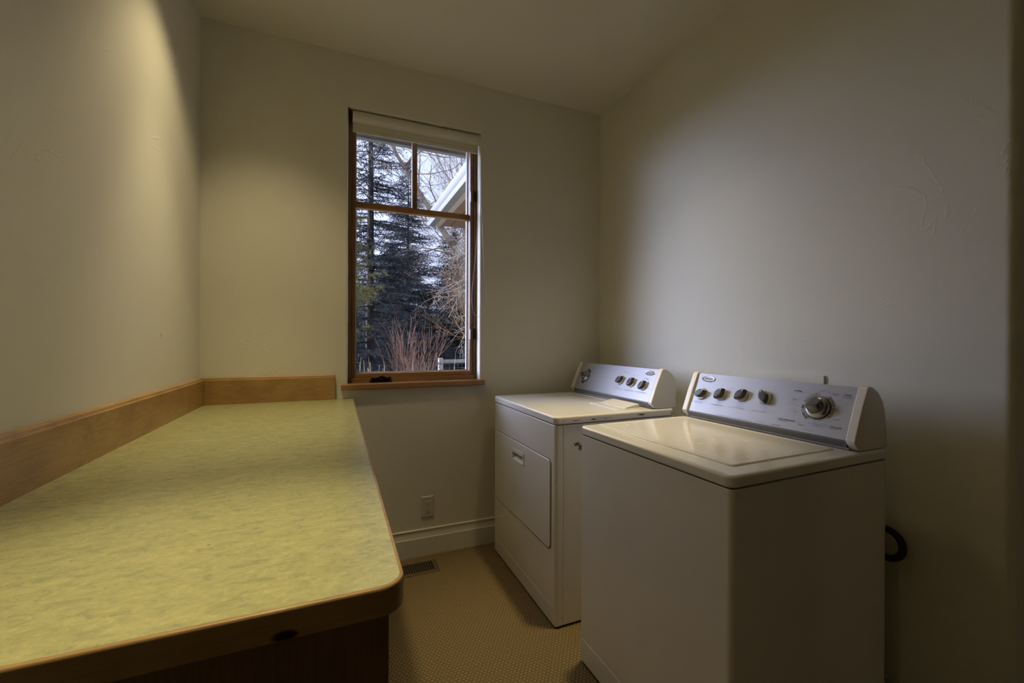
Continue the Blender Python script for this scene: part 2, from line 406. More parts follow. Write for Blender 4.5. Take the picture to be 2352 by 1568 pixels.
# ================================================================== WINDOW
def build_window():
    w = thing('window_1', 'tall wood-framed casement window in the back wall', 'window', (.4315, YB+.1, 1.003), kind='structure')
    x0, x1, zb, zt = .058, .805, 1.003, 2.499
    ya, yb = 2.507, 2.600
    b = BM()                                     # fixed frame
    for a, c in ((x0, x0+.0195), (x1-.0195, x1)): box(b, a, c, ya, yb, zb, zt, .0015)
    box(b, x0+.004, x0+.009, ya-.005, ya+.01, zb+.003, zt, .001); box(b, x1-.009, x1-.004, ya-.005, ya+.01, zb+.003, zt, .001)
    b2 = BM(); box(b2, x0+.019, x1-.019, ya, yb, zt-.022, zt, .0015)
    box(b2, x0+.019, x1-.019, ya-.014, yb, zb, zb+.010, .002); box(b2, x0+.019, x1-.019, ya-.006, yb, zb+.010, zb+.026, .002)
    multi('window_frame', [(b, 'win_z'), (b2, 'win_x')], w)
    sx0, sx1, sz0, sz1 = x0+.0205, x1-.0205, zb+.027, zt-.024
    sw = .0205; bot = .022
    b = BM()                                     # sash
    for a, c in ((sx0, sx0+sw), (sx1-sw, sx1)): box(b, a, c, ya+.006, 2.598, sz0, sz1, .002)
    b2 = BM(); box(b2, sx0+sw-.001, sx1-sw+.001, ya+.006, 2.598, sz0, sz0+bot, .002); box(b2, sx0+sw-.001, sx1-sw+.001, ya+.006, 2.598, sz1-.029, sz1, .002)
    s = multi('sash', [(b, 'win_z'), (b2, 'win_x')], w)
    gx0, gx1, gz0, gz1 = sx0+sw, sx1-sw, sz0+bot, sz1-.029
    b = BM()                                     # pale glazing strips round the pane
    for a, c in ((gx0-.001, gx0+.006), (gx1-.006, gx1+.001)): box(b, a, c, 2.566, 2.575, gz0, gz1)
    box(b, gx1-.004, gx1+.0005, 2.588, 2.599, gz0, gz1)
    box(b, gx0, gx1, 2.566, 2.575, gz0-.001, gz0+.005); box(b, gx0, gx1, 2.566, 2.575, gz1-.005, gz1+.001)
    obj('glazing_strip', b, M['gloss'], s)
    b = BM(); mz0, mz1 = 1.995, 2.030; mx0, mx1 = .4165, .4465
    for y0, y1 in ((2.553, 2.590),):
        prism(b, [(y0, mz0+.004), (y0+.004, mz0), (y1-.004, mz0), (y1, mz0+.004), (y1, mz1-.004), (y1-.004, mz1), (y0+.004, mz1), (y0, mz1-.004)], 0, gx0, gx1)
    obj('muntin', b, M['win_x'], s)
    b = BM()
    for y0, y1 in ((2.5535, 2.5895),):
        prism(b, [(mx0+.004, y0), (mx1-.004, y0), (mx1, y0+.004), (mx1, y1-.004), (mx1-.004, y1), (mx0+.004, y1), (mx0, y1-.004), (mx0, y0+.004)], 2, mz1-.003, gz1)
    obj('muntin', b, M['win_z'], s)
    for px0, px1, pz0, pz1 in ((gx0, gx1, gz0, mz0+.002), (gx0, mx0+.002, mz1-.002, gz1), (mx1-.002, gx1, mz1-.002, gz1)):
        b = BM(); box(b, px0, px1, 2.5695, 2.5725, pz0, pz1); obj('glass_pane', b, M['glass'], s, smooth=0)
    b = BM()                                     # stool board with horns and eased edge
    prism(b, [(YB-.030, .977), (YB-.026, .973), (YB-.0005, .973), (YB-.0005, 1.003), (YB-.026, 1.003), (YB-.030, .999)], 0, .024, .831, .002)
    box(b, x0, x1, YB-.001, ya+.03, .973, 1.003)
    obj('window_stool', b, M['win_x'], w)
    for zc in (2.13, 1.28):                      # two dark catches on the right jamb
        b = BM(); box(b, .7865, .7925, ya-.007, ya+.004, zc-.035, zc+.035, .002); box(b, .7945, .8005, ya-.007, ya+.004, zc-.031, zc+.031, .002); box(b, .792, .795, ya-.003, ya+.004, zc-.028, zc+.028)
        obj('sash_catch', b, M['bronze'], w)
        b = BM(); box(b, .7635, .768, ya-.002, ya+.012, zc-.032, zc+.03, .001); obj('catch_keeper', b, M['gloss'], w)
    # folding crank lying on the frame rail
    cx, cy, cz = .234, ya-.014, 1.022
    b = BM()
    stack(b, [[(cx+px*sc, cy+py*sc*.6-.010, cz-.013+z) for px, py in rrect(-.062, .062, -.019, .019, .014, 4)] for z, sc in ((-.006, 1), (.006, .98), (.012, .88), (.014, .7))])
    cr = obj('crank_housing', b, M['bronze'], w)
    b = BM()
    tube(b, [(cx-.054, cy-.02, cz+.006), (cx-.03, cy-.022, cz+.003), (cx, cy-.022, cz+.012), (cx+.03, cy-.022, cz+.004), (cx+.054, cy-.02, cz+.007)], [.0055, .0065, .0075, .0065, .0055], 10)
    cyl(b, (cx+.004, cy-.02, cz-.004), (0, 0, 1), .010, .024, 16, .008, .003)
    obj('crank_arm', b, M['bronze'], cr)
    # roller shade
    sh = thing('roller_shade', 'off-white fabric roller shade rolled up at the top of the window', 'window shade', (.4315, 2.475, 2.465))
    b = BM(); cyl(b, (.080, 2.472, 2.4655), (1, 0, 0), .0305, .716, 40); obj('shade_roll', b, M['shade'], sh)
    b = BM(); box(b, .0815, .795, 2.474, 2.476, 2.402, 2.470, .0006)
    obj('shade_fabric', b, M['shade'], sh)
    b = BM(); box(b, .0795, .796, 2.4705, 2.4795, 2.3825, 2.406, .0035, 3); obj('hem_bar', b, M['shade'], sh)
    b = BM(); box(b, .0595, .0635, 2.447, 2.50, 2.436, 2.4985, .001); cyl(b, (.0635, 2.472, 2.4655), (1, 0, 0), .012, .017, 20); cyl(b, (.066, 2.472, 2.4655), (1, 0, 0), .02, .003, 20)
    obj('shade_bracket', b, M['bronze'], sh)
    b = BM(); cyl(b, (.7965, 2.470, 2.466), (1, 0, 0), .0315, .007, 40, bev=.002); obj('chain_clutch', b, M['white_cap'], sh)
    # bead chain loop
    key = [(.799, 2.4385, 2.452), (.798, 2.437, 2.25), (.791, 2.436, 2.02), (.775, 2.435, 1.76), (.760, 2.434, 1.60), (.752, 2.434, 1.50), (.757, 2.434, 1.43), (.776, 2.434, 1.39), (.800, 2.434, 1.383),
           (.824, 2.434, 1.40), (.838, 2.4335, 1.445), (.839, 2.4335, 1.50), (.832, 2.434, 1.62), (.823, 2.435, 1.80), (.814, 2.436, 2.02), (.806, 2.437, 2.25), (.803, 2.4385, 2.452)]
    P = [Vector(k) for k in key]; path = []
    for i in range(len(P)-1):
        p0, p1, p2, p3 = P[max(i-1, 0)], P[i], P[i+1], P[min(i+2, len(P)-1)]
        for k in range(14):
            t = k/14; path.append(.5*((2*p1) + (p2-p0)*t + (2*p0-5*p1+4*p2-p3)*t*t + (3*p1-p0-3*p2+p3)*t**3))
    path.append(P[-1])
    b = BM(); tube(b, path, .0006, 5); acc = 0; prev = path[0]
    for p in path[1:]:
        seg = p-prev; L = seg.length; d = 0
        while acc + (L-d) >= .0052:
            d += .0052-acc; acc = 0
            bmesh.ops.create_icosphere(b, subdivisions=1, radius=.0019, matrix=Matrix.Translation(prev + seg*(d/L)))
        acc += L-d; prev = p
    obj('bead_chain', b, M['white_cap'], sh, smooth=80)
build_window()

# ================================================================== COUNTER
CX, CY0, CR = .0865, .560, .034
def build_counter():
    ct = thing('countertop', 'long green marbled linoleum countertop with wooden edge along the left wall', 'countertop', (-.26, 1.5, .887))
    ins = .0050
    b = BM()
    pts = [(XL+.001, YB-.001), (XL+.001, CY0+ins)]
    cxx, cyy = CX-CR, CY0+CR
    pts += [(cxx + (CR-ins)*math.cos(a), cyy + (CR-ins)*math.sin(a)) for a in [-PI/2 + PI/2*i/8 for i in range(9)]]
    pts += [(CX-ins, YB-.001)]
    prism(b, pts, 2, .905, CT)
    obj('linoleum_surface', b, M['lino'], ct, smooth=0)
    prof = [(.055, .887), (.0025, .887), (.0008, .8878), (0, .8895), (0, .9212), (.0005, .9232), (.0012, .9243), (.0022, .9248), (.0044, .9250), (ins+.0003, .9250), (ins+.0003, .904), (.055, .904)]
    path = [((CX, YB-.001), (1, 0))] + [((cxx, cyy), (math.cos(a), math.sin(a))) for a in [0 - PI/2*i/10 for i in range(11)]] + [((XL+.001, CY0), (0, -1))]
    rings = []
    for i, ((px, py), (nx, ny)) in enumerate(path):
        rr = CR if 0 < i < len(path)-1 else 0
        ring = []
        for off, z in prof:
            d = rr-off if rr else -off
            ring.append((px + nx*d, py + ny*d, z))
        rings.append(ring)
    b = BM(); stack(b, rings)
    obj('wooden_edge', b, M['edge'], ct, smooth=30)
    # base cabinet
    cb = thing('base_cabinet', 'dark brown wooden base cabinet under the green countertop', 'cabinet', (-.27, 1.52, 0))
    b = BM(); box(b, XL+.001, .030, .602, YB-.017, 0, .09)
    obj('toe_kick', b, M['wood_x'], cb)
    b = BM(); box(b, XL+.001, .048, .600, YB-.001, .0905, .886)
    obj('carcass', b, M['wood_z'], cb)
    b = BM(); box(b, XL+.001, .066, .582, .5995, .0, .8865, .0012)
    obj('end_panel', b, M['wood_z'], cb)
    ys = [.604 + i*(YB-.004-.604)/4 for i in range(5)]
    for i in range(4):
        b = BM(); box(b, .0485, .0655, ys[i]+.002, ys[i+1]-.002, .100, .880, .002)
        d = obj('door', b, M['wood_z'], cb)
    # backsplash boards
    def splash(prof_axis):
        return [(0, CT), (.019, CT), (.019, 1.040), (.0185, 1.043), (.0155, 1.0445), (.0145, 1.047), (.0135, 1.052), (.011, 1.0545), (.007, 1.0555), (0, 1.0555)]
    b = BM(); prism(b, [(XL+d, z) for d, z in splash(0)], 1, .60, YB-.001)
    tag(obj('backsplash_board', b, M['wood_y'], smooth=25), 'long honey wood backsplash board running along the left wall', 'backsplash')
    b = BM(); prism(b, [(YB-d, z) for d, z in splash(0)], 0, XL+.0195, -.006, .0008)
    tag(obj('backsplash_board', b, M['wood_x'], smooth=25), 'short honey wood backsplash board on the window wall ending left of the window', 'backsplash')
build_counter()

# ================================================================== APPLIANCES (local axes: +x to the wall behind, +y along the row, front face at x = 0)
L0, Z0, DL, DZ = .527, .945, .065, .155
PL = math.hypot(DL, DZ); PU = Vector((DL/PL, 0, DZ/PL)); PN = Vector((-DZ/PL, 0, DL/PL)); PX = Vector((0, -1, 0))
def pp(t, s, h=0): return Vector((L0, t, Z0)) + PU*s + PN*h
def lens(length, width, n=10):
    a = []
    for i in range(n+1):
        x = -1 + 2*i/n; a.append((x*length/2, (1-x*x)*width/2))
    for i in range(1, n):
        x = 1 - 2*i/n; a.append((x*length/2, -(1-x*x)*width/2))
    return a
def small_knob(par, t, s, ang, r=.0265):
    b = BM(); cyl(b, pp(t, s, .0005), PN, r, .007, 32, r*.93, .0015)
    k = obj('knob', b, M['skirt'], par)
    b = BM(); rings = []
    for h, sc in ((.007, 1), (.020, .93), (.0235, .86), (.0245, .7)):
        rg = []
        for x, y in lens(2.12*r, 1.15*r):
            xr, yr = (x*math.cos(ang) - y*math.sin(ang))*sc, (x*math.sin(ang) + y*math.cos(ang))*sc
            rg.append(pp(t, s, h) + PX*xr + PU*yr)
        rings.append(rg)
    stack(b, rings); obj('knob_grip', b, M['knob'], k)
    b = BM(); d = PX*math.cos(ang) + PU*math.sin(ang); e = -PX*math.sin(ang) + PU*math.cos(ang); c = pp(t, s, .0246)
    q = [c + d*(.55*r) + e*.001, c + d*(.55*r) - e*.001, c + d*(.80*r) - e*.001, c + d*(.80*r) + e*.001]
    b.faces.new([b.verts.new(p) for p in q]); obj('knob_pointer', b, M['inkw'], k, smooth=0)
def big_dial(par, t, s, r, ang, dark=False):
    b = BM(); u, v = PX, PU; n = 48; rings = []
    for h, q in ((.0005, r), (.004, r), (.010, r*.94), (.015, r*.80), (.017, r*.66)):
        rings.append([pp(t, s, h) + (u*math.cos(2*PI*i/n) + v*math.sin(2*PI*i/n))*q for i in range(n)])
    stack(b, rings); d = obj('timer_dial', b, M['chrome'], par)
    b = BM(); rings = []
    for h, q, w in ((.016, .66, 1), (.026, .62, .95), (.034, .58, .55), (.038, .52, .28), (.0385, .46, .2)):
        rg = []
        for i in range(n):
            a = 2*PI*i/n; x = r*q*math.cos(a); y = r*q*math.sin(a)*w
            rg.append(pp(t, s, h) + u*(x*math.cos(ang) - y*math.sin(ang)) + v*(x*math.sin(ang) + y*math.cos(ang)))
        rings.append(rg)
    stack(b, rings); obj('dial_grip', b, M['dialgrip'], d)
    b = BM(); stack(b, [[pp(t, s, h) + (u*math.cos(2*PI*i/n) + v*math.sin(2*PI*i/n))*(r*1.045) for i in range(n)] for h in (.0003, .0022)]); obj('dial_ring', b, M['ink'], d)
def emblem(par, t, s):
    n = 40
    def ell(a, c, h): return [pp(t, s, h) + PX*(a*math.cos(2*PI*i/n)) + PU*(c*math.sin(2*PI*i/n)) for i in range(n)]
    b = BM(); stack(b, [ell(.0335, .0125, .0004), ell(.0335, .0125, .002), ell(.031, .0108, .0038), ell(.0285, .0092, .0036), ell(.0275, .0085, .0018)])
    fc = BM(); stack(fc, [ell(.0274, .0084, .0019), ell(.0270, .0082, .0023)])
    e0 = b; b = BM(); put_text(b, 'Whirlpool', pp(t+.0195, s-.0028, .0026), PX, PU, .039, .0075, bold=.012, shear=.18)
    multi('brand_emblem', [(e0, 'chrome'), (fc, 'skirt'), (b, 'ink')], par)
def console(par, Wd, back):
    prof = [(.547, .9155), (.541, .922), (.524, .935), (.5195, .942), (.520, .949), (.552, 1.030), (.583, 1.098), (.588, 1.1045), (.596, 1.1065), (.612, 1.104), (.642, 1.087), (.666, 1.060), (.680, 1.022), (back-.006, .965), (back, .9155)]
    for t0, t1 in ((.004, .030), (Wd-.030, Wd-.004)):
        b = BM(); prism(b, prof, 1, t0, t1, .0035, 3); obj('console_end_cap', b, M['white_cap'], par, smooth=50)
    h0, h1 = pp(0, .001, -.0045), pp(0, PL, -.0045)
    hull = [(.541, .9155), (h0.x, h0.z), (h1.x, h1.z), (.604, 1.0965), (.612, 1.0955), (.640, 1.082), (.662, 1.056), (.675, 1.02), (back-.012, .965), (back-.006, .9155)]
    b = BM(); prism(b, hull, 1, .0305, Wd-.0305); hu = obj('console_body', b, M['white_cap'], par, smooth=50)
    b = BM(); A = pp(0, 0, -.004); C = pp(0, PL+.002, -.004)
    q = [(A.x, A.z), ((A+PN*.004).x, (A+PN*.004).z), ((C+PN*.004).x, (C+PN*.004).z), (C.x+.012, C.z+.0005), (C.x+.012, C.z-.006)]
    prism(b, q, 1, .0310, Wd-.0310, .0006, 1)
    face = b
    b = BM(); prism(b, [(.530, .9225), (.5245, .940), (.5262, .9445), (.536, .9445), (.540, .9225)], 1, .0308, Wd-.0308); obj('panel_kick_strip', b, M['strip'], par, smooth=20)
    return [(face, 'silver')]
def printed(pr, items, mat='ink'):
    b = BM()
    for it in items:
        body, t, s, w, h = it[:5]; kw = it[5] if len(it) > 5 else {}
        put_text(b, body, pp(t, s, .0006), PX, PU, w, h, **kw)
    pr.append((b, mat))
def pquad(b, pts, h=.0005):
    b.faces.new([b.verts.new(pp(t, s, h)) for t, s in pts])
def arc_seg(b, t, s, r0, r1, a0, a1, h=.0005):
    n = max(2, int(abs(a1-a0)/6)); 
    for i in range(n):
        x0, x1 = math.radians(a0+(a1-a0)*i/n), math.radians(a0+(a1-a0)*(i+1)/n)
        pquad(b, [(t-r*math.cos(a), s+r*math.sin(a)) for r, a in ((r0, x0), (r1, x0), (r1, x1), (r0, x1))], h)
def arcline(b, pts, w=.0009):
    for (t0, s0), (t1, s1) in zip(pts, pts[1:]):
        pquad(b, [(t0, s0-w), (t1, s1-w), (t1, s1+w), (t0, s0+w)])

def top_pan(par, Wd, Dp, zlo, inset, mat, notch):
    """lid-level top: rounded slab whose middle is sunk a little inside a raised rim"""
    b = BM(); R = .022
    o = lambda e, z, rad: [(x, y, z) for x, y in rrect(-.003+e, Dp-e, -.002+e, Wd+.002-e, max(rad-e, .003), 6)]
    i0 = inset
    def inn(e, z): return [(x, y, z) for x, y in rrect(i0[0]+e, i0[1]-e, i0[2]+e, i0[3]-e, .014, 6)]
    rings = [o(.004, zlo, R), o(.0005, zlo+.003, R), o(0, zlo+.006, R), o(0, TOP-.009, R), o(.0012, TOP-.0045, R), o(.0045, TOP-.0012, R), o(.009, TOP, R),
             inn(0, TOP), inn(.0012, TOP-.0008), inn(.0025, TOP-.003)]
    stack(b, rings)
    return obj('top_panel', b, mat, par, smooth=60)

def build_washer():
    Wd, Dp = .6655, .6877; zt = TOP-.0326
    w = thing('washing_machine', 'cream top-loading washing machine nearest the camera with round silver dial', 'washing machine', (.889, .7385, 0), .0226, world=False)
    b = BM(); stack(b, [[(x, y, z) for x, y in rrect(0+e, Dp-.004-e, 0+e, Wd-e, .013, 5)] for z, e in ((.012, .003), (.014, 0), (zt-.005, 0), (zt-.003, .0015))])
    cab = obj('cabinet', b, M['enamel'], w, smooth=50)
    b = BM(); stack(b, [[(x, y, z) for x, y in rrect(-.0012, .02, .014, Wd-.014, .004, 3)] for z in (.016, .0992)] + [[(x, y, .0999) for x, y in rrect(-.0004, .02, .0148, Wd-.0148, .004, 3)]])
    box(b, -.0002, .01, .013, Wd-.013, .0999, .1016)
    obj('toe_panel', b, M['enamel'], cab, smooth=50)
    b = BM(); box(b, .006, Dp-.012, .006, Wd-.006, zt-.004, zt+.004); obj('seam_shade', b, M['gap'], w, smooth=0)  # black slab paints the shade inside the seam under the top
    for x in (.06, Dp-.07):
        for y in (.06, Wd-.06):
            b = BM(); cyl(b, (x, y, 0), (0, 0, 1), .02, .013, 16); obj('leveling_foot', b, M['rubber'], w)
    top_pan(w, Wd, Dp, zt, (.066, .522, .050, .654), M['enamel'], True)
    # lid sits in the sunk field; its front edge bellies forward into a finger grip
    b = BM()
    def lidring(e, z):
        pts = []
        for x, y in rrect(.0705+e, .5175-e, .0555+e, .6485-e, .012, 6): pts.append([x, y, z])
        return pts
    # add front-edge points for the belly
    def full(e, z):
        r = lidring(e, z); out = []
        n = len(r)
        for i in range(n):
            out.append(tuple(r[i])); a, c = r[i], r[(i+1) % n]
            if abs(a[0]-c[0]) < 1e-6 and a[0] < .2 and abs(a[1]-c[1]) > .1:
                for k in range(1, 16):
                    f = k/16; y = a[1]+(c[1]-a[1])*f
                    g = max(0, 1-((y-.40)/.17)**2); out.append((a[0]-.006*g, y, z))
        return out
    stack(b, [full(0, TOP-.004), full(0, TOP+.0012), full(.0012, TOP+.0032), full(.004, TOP+.0042), full(.013, TOP+.0042), full(.017, TOP+.0028), full(.022, TOP+.0022)])
    obj('lid', b, M['lid'], w, smooth=60)
    pr = console(w, Wd, .694)
    b = BM(); arcline(b, [(.637, .0678), (.60, .0745), (.56, .081)]); arcline(b, [(.56, .081), (.52, .0865), (.437, .094)]); pr.append((b, 'inkw'))
    b = BM(); c = (.1313, .0885)
    for a0, a1 in ((100, 112), (115, 128), (131, 158), (196, 206), (-40, -24)): arc_seg(b, *c, .0425, .0505, a0, a1)
    pr.append((b, 'ink3'))
    b = BM()
    for a0, a1 in ((12, 52), (208, 236), (-22, 8), (175, 192)): arc_seg(b, *c, .0425, .0505, a0, a1)
    pr.append((b, 'ink2'))
    b = BM()
    for a in (54, 160, 237, -31): arc_seg(b, *c, .0405, .052, a-.9, a+.9, .0007)
    for a in (95, 64, 168, 185, 200, 245, 270, -16, 2): arc_seg(b, *c, .0435, .0455, a-1.4, a+1.4, .0007)
    pr.append((b, 'ink'))
    B = dict(bold=.012)
    printed(pr, [('NORMAL', .217, .1360, .0256, .0046, B), ('CASUAL', .0669, .1385, .0225, .0052, B), ('Permanent Press', .0685, .1325, .0305, .0032, B),
                ('HAND WASHABLES', .2460, .0285, .0560, .0050, B), ('DELICATES', .0819, .0305, .0317, .0054, B),
                ('Regular 6', .2165, .1060, .0190, .0030, B), ('6 Regular', .0985, .1395, .0195, .0030, B), ('6 Regular', .0800, .0575, .0195, .0030, B), ('Regular 6', .1760, .0210, .0190, .0030, B),
                ('OFF', .1365, .1440, .0060, .0024, B), ('OFF', .1120, .1400, .0060, .0024, B), ('OFF', .0780, .0960, .0060, .0024, B), ('OFF', .0890, .0655, .0060, .0024, B), ('OFF', .1470, .0310, .0060, .0024, B), ('OFF', .1250, .0300, .0060, .0024, B), ('OFF', .1960, .0850, .0060, .0024, B), ('OFF', .1960, .0640, .0060, .0024, B)])
    G = {}
    printed(pr, [('Fast & Slow Agitation', .2173, .1318, .034, .0024), ('Fast & Slow Agitation', .0685, .1290, .0285, .0022), ('No Heat Agitation', .2460, .0245, .033, .0026), ('Slow Agitation', .0819, .0265, .023, .0026),
                ('Light', .2000, .1100, .0090, .0024), ('Rinse', .1660, .1330, .009, .0024), ('Final Spin', .1560, .1400, .0140, .0024), ('Clean', .1290, .1475, .0090, .0024), ('Rinse', .1290, .1435, .0090, .0024), ('Light', .0960, .1345, .0100, .0024), ('Rinse', .0790, .1180, .0090, .0024), ('Low Spin', .0780, .1030, .0150, .0024), ('Extra', .0790, .0915, .0090, .0024), ('Rinse', .0790, .0870, .0090, .0024),
                ('Pre-Wash Soak', .2260, .1000, .0250, .0024), ('Heavy', .2130, .0935, .0100, .0024), ('Super Wash 14', .2290, .0890, .0270, .0024), ('Extra Rinse', .2130, .0700, .0190, .0024), ('Low Spin', .2080, .0600, .0140, .0024), ('Rinse', .2000, .0500, .0090, .0024),
                ('Light', .1800, .0280, .0100, .0024), ('Light', .0850, .0510, .0090, .0024), ('Rinse', .1020, .0360, .0090, .0024), ('Low', .1150, .0330, .0060, .0024), ('Spin', .1150, .0290, .0070, .0024), ('Extra', .1370, .0350, .0090, .0024), ('Rinse', .1370, .0270, .0090, .0024),
                ('For Super Heavy Load Only', .1620, .0090, .033, .0024)], mat='ink2')
    sp = dict(spacing=1.5)
    printed(pr, [('LOAD SIZE', .6200, .0400, .046, .0042, sp), ('TEMPERATURE', .5329, .0400, .0594, .0042, sp), ('CYCLE SIGNAL', .4459, .0415, .0640, .0042, sp), ('EXTRA RINSE', .3514, .0415, .0582, .0044, sp),
                ('EXTRA LARGE CAPACITY PLUS    8 CYCLE    2 SPEED COMBINATIONS', .4958, .0025, .158, .0032), ('Commercial', .3250, .0045, .032, .0034, dict(shear=.3)), ('Quiet Wash', .2636, .0045, .0306, .0052, dict(shear=.35)),
                ('Medium', .6010, .1130, .011, .0026), ('Small', .6330, .1060, .009, .0026), ('Large', .5660, .1060, .009, .0026), ('Hot', .5350, .1090, .0070, .0026), ('Warm', .5060, .1215, .0090, .0028), ('Warm', .4810, .1215, .0090, .0028), ('Colder Rinse', .4640, .1170, .0190, .0028),
                ('Cold', .4620, .1030, .0080, .0026), ('Off', .4180, .1285, .0065, .0028), ('On', .3800, .1300, .0050, .0028), ('Off', .3230, .1330, .0060, .0028), ('On', .2870, .1310, .0050, .0028), ('Cold', .5010, .0535, .0080, .0026)], mat='ink2')
    b = BM(); pquad(b, [(.3310, .0075), (.3290, .0075), (.3290, .0085), (.3310, .0085)]); pquad(b, [(.3300, .0090), (.3268, .0090), (.3268, .0098), (.3300, .0098)]); pr.append((b, 'ink2'))
    p = multi('control_panel', pr, w, smooth=20)
    emblem(p, .577, .1475)
    for t, s, a in ((.588, .079, .55), (.497, .088, .95), (.405, .0955, .85), (.312, .099, 2.05)): small_knob(p, t, s, a)
    big_dial(p, .1313, .0885, .038, .35)
build_washer()

def build_dryer():
    Wd, Dp = .7527, .6578; zt = TOP-.0354
    w = thing('clothes_dryer', 'cream front-loading clothes dryer beside the window wall with chipped rusty top edge', 'clothes dryer', (.8684, 1.5931, 0), .0022, world=False)
    b = BM(); stack(b, [[(x, y, z) for x, y in rrect(.0385, Dp-.004, .0006, Wd-.0006, .004, 3)] for z in (.012, zt-.002)])
    cab = obj('side_panels', b, M['scuff_side'], w, smooth=50)
    # front panel wraps round the corners as far as the seam
    b = BM(); pr = rrect(0, .06, 0, Wd, .016, 6)
    pts = [(min(x, .0372), y) for x, y in pr]
    def fr(z, e): return [(min(max(x, e), .0372), min(max(y, e), Wd-e), z) for x, y in pts]
    stack(b, [fr(.010, .002), fr(.013, 0), fr(zt-.006, 0), fr(zt-.004, .001), fr(zt-.0025, .003)])
    fp = obj('front_panel', b, M['enamel'], w, smooth=50)
    b = BM(); stack(b, [[(x, y, z) for x, y in rrect(-.0012+e, .02, .0145+e, Wd-.0145-e, .004, 3)] for z, e in ((.0135, 0), (.0856, 0), (.0863, .0006))])
    obj('toe_panel', b, M['enamel'], fp, smooth=50)
    b = BM(); box(b, .008, Dp-.012, .006, Wd-.006, zt-.004, zt+.004); obj('seam_shade', b, M['gap'], w, smooth=0)  # same black slab for the shade in the dryer's top seam
    for x in (.06, Dp-.07):
        for y in (.06, Wd-.06):
            b = BM(); cyl(b, (x, y, 0), (0, 0, 1), .02, .0125, 16); obj('leveling_foot', b, M['rubber'], w)
    # door: dark gap behind, softly edged leaf in front
    d0, d1, z0, z1 = .0395, .7135, .3305, .7185
    def yz(e, x): return [(x, y, z) for y, z in rrect(d0+e, d1-e, z0+e, z1-e, max(.022-e*.5, .008), 6)]
    b = BM(); stack(b, [yz(-.0025, .001), yz(-.0025, -.0006)]); dgap = obj('door_gap', b, M['gap'], w, smooth=0)
    hy0, hy1, hz0, hz1 = .3065, .4640, .6165, .6790
    for q in (fp, dgap): cut(q, -.05, .034, hy0+.010, hy1-.010, hz0+.005, hz1-.019)
    b = BM(); py0, py1, pz0, pz1 = hy0+.012, hy1-.012, hz0+.007, hz1-.021
    # leaf with a rectangular pocket opening for the pull
    b2 = BM()
    rings = [[b2.verts.new(p) for p in yz(e, x)] for e, x in ((0, -.0004), (0, -.004), (.0012, -.0062), (.0035, -.0072))]
    n = len(rings[0])
    for A, B in zip(rings, rings[1:]):
        for i in range(n): b2.faces.new((A[i], A[(i+1) % n], B[(i+1) % n], B[i]))
    hole = [b2.verts.new((-.0072, y, z)) for y, z in ((hy1, hz0), (hy1, hz1), (hy0, hz1), (hy0, hz0))]
    b2.faces.ensure_lookup_table()
    es = [b2.edges.get((rings[-1][i], rings[-1][(i+1) % n])) for i in range(n)] + [b2.edges.new((hole[i], hole[(i+1) % 4])) for i in range(4)]
    bmesh.ops.triangle_fill(b2, use_beauty=True, use_dissolve=False, edges=es)
    bmesh.ops.recalc_face_normals(b2, faces=b2.faces[:]); merge(b, b2)
    door = obj('door', b, M['enamel'], w, smooth=40)
    b = BM()
    box(b, -.0098, -.002, hy0, hy1, pz1, hz1, .0014); box(b, -.0098, -.002, hy0, hy1, hz0, pz0, .0014)
    box(b, -.0098, -.002, hy0, py0, hz0, hz1, .0014); box(b, -.0098, -.002, py1, hy1, hz0, hz1, .0014)
    pull = b
    b = BM(); V = lambda x, y, z: b.verts.new((x, y, z))
    f = [V(-.0088, py0, pz0), V(-.0088, py1, pz0), V(-.0088, py1, pz1), V(-.0088, py0, pz1)]; k = [V(.026, py0+.002, pz0+.020), V(.026, py1-.002, pz0+.020), V(.026, py1-.002, pz1), V(.026, py0+.002, pz1)]
    for q in ((f[0], f[1], k[1], k[0]), (f[3], k[3], k[2], f[2]), (f[0], k[0], k[3], f[3]), (f[1], f[2], k[2], k[1]), (k[0], k[1], k[2], k[3])): b.faces.new(q)
    pocket = b
    b = BM(); put_text(b, 'PULL', (-.0101, .3990, pz1+.005), (0, -1, 0), (0, 0, 1), .024, .0055, spacing=1.2); bmesh.ops.recalc_face_normals(pocket, faces=pocket.faces[:])
    multi('door_pull', [(pull, 'white_cap'), (pocket, 'white_cap'), (b, 'skirt')], door, 30)
    b = BM(); box(b, -.0014, .003, .625, .660, .176, .197, .0006); obj('access_plug', b, M['enamel'], fp)
    top_pan(w, Wd, Dp, zt, (.046, .516, .050, .700), M['rust_top'], False)
    # lint screen lid with its raised pull tab
    b = BM(); stack(b, [[(x, y, z) for x, y in rrect(.372+e, .512-e, .062+e, .312-e, .006, 4)] for z, e in ((TOP-.0032, 0), (TOP-.0006, 0), (TOP+.0004, .0015))])
    ls = obj('lint_screen_lid', b, M['white_cap'], w, smooth=50)
    b = BM()
    prism(b, [(.424, TOP+.0003), (.424, TOP+.004), (.431, TOP+.0055), (.498, TOP+.019), (.506, TOP+.018), (.508, TOP+.0003)], 1, .074, .282, .003, 2)
    obj('lint_screen_pull', b, M['white_cap'], ls, smooth=50)
    pr = console(w, Wd, .676)
    b = BM(); arcline(b, [(.5237, .0914), (.43, .0945), (.3327, .0953)], .0005); pr.append((b, 'ink3'))
    b = BM(); arcline(b, [(.0703, .0680), (.0433, .0650)], .0012); arcline(b, [(.700, .0862), (.672, .0866)], .0006); pr.append((b, 'inkw'))
    b = BM()
    for a0, a1 in ((40, 100), (225, 268)): arc_seg(b, .632, .083, .0375, .0485, a0, a1)
    pr.append((b, 'ink'))
    b = BM()
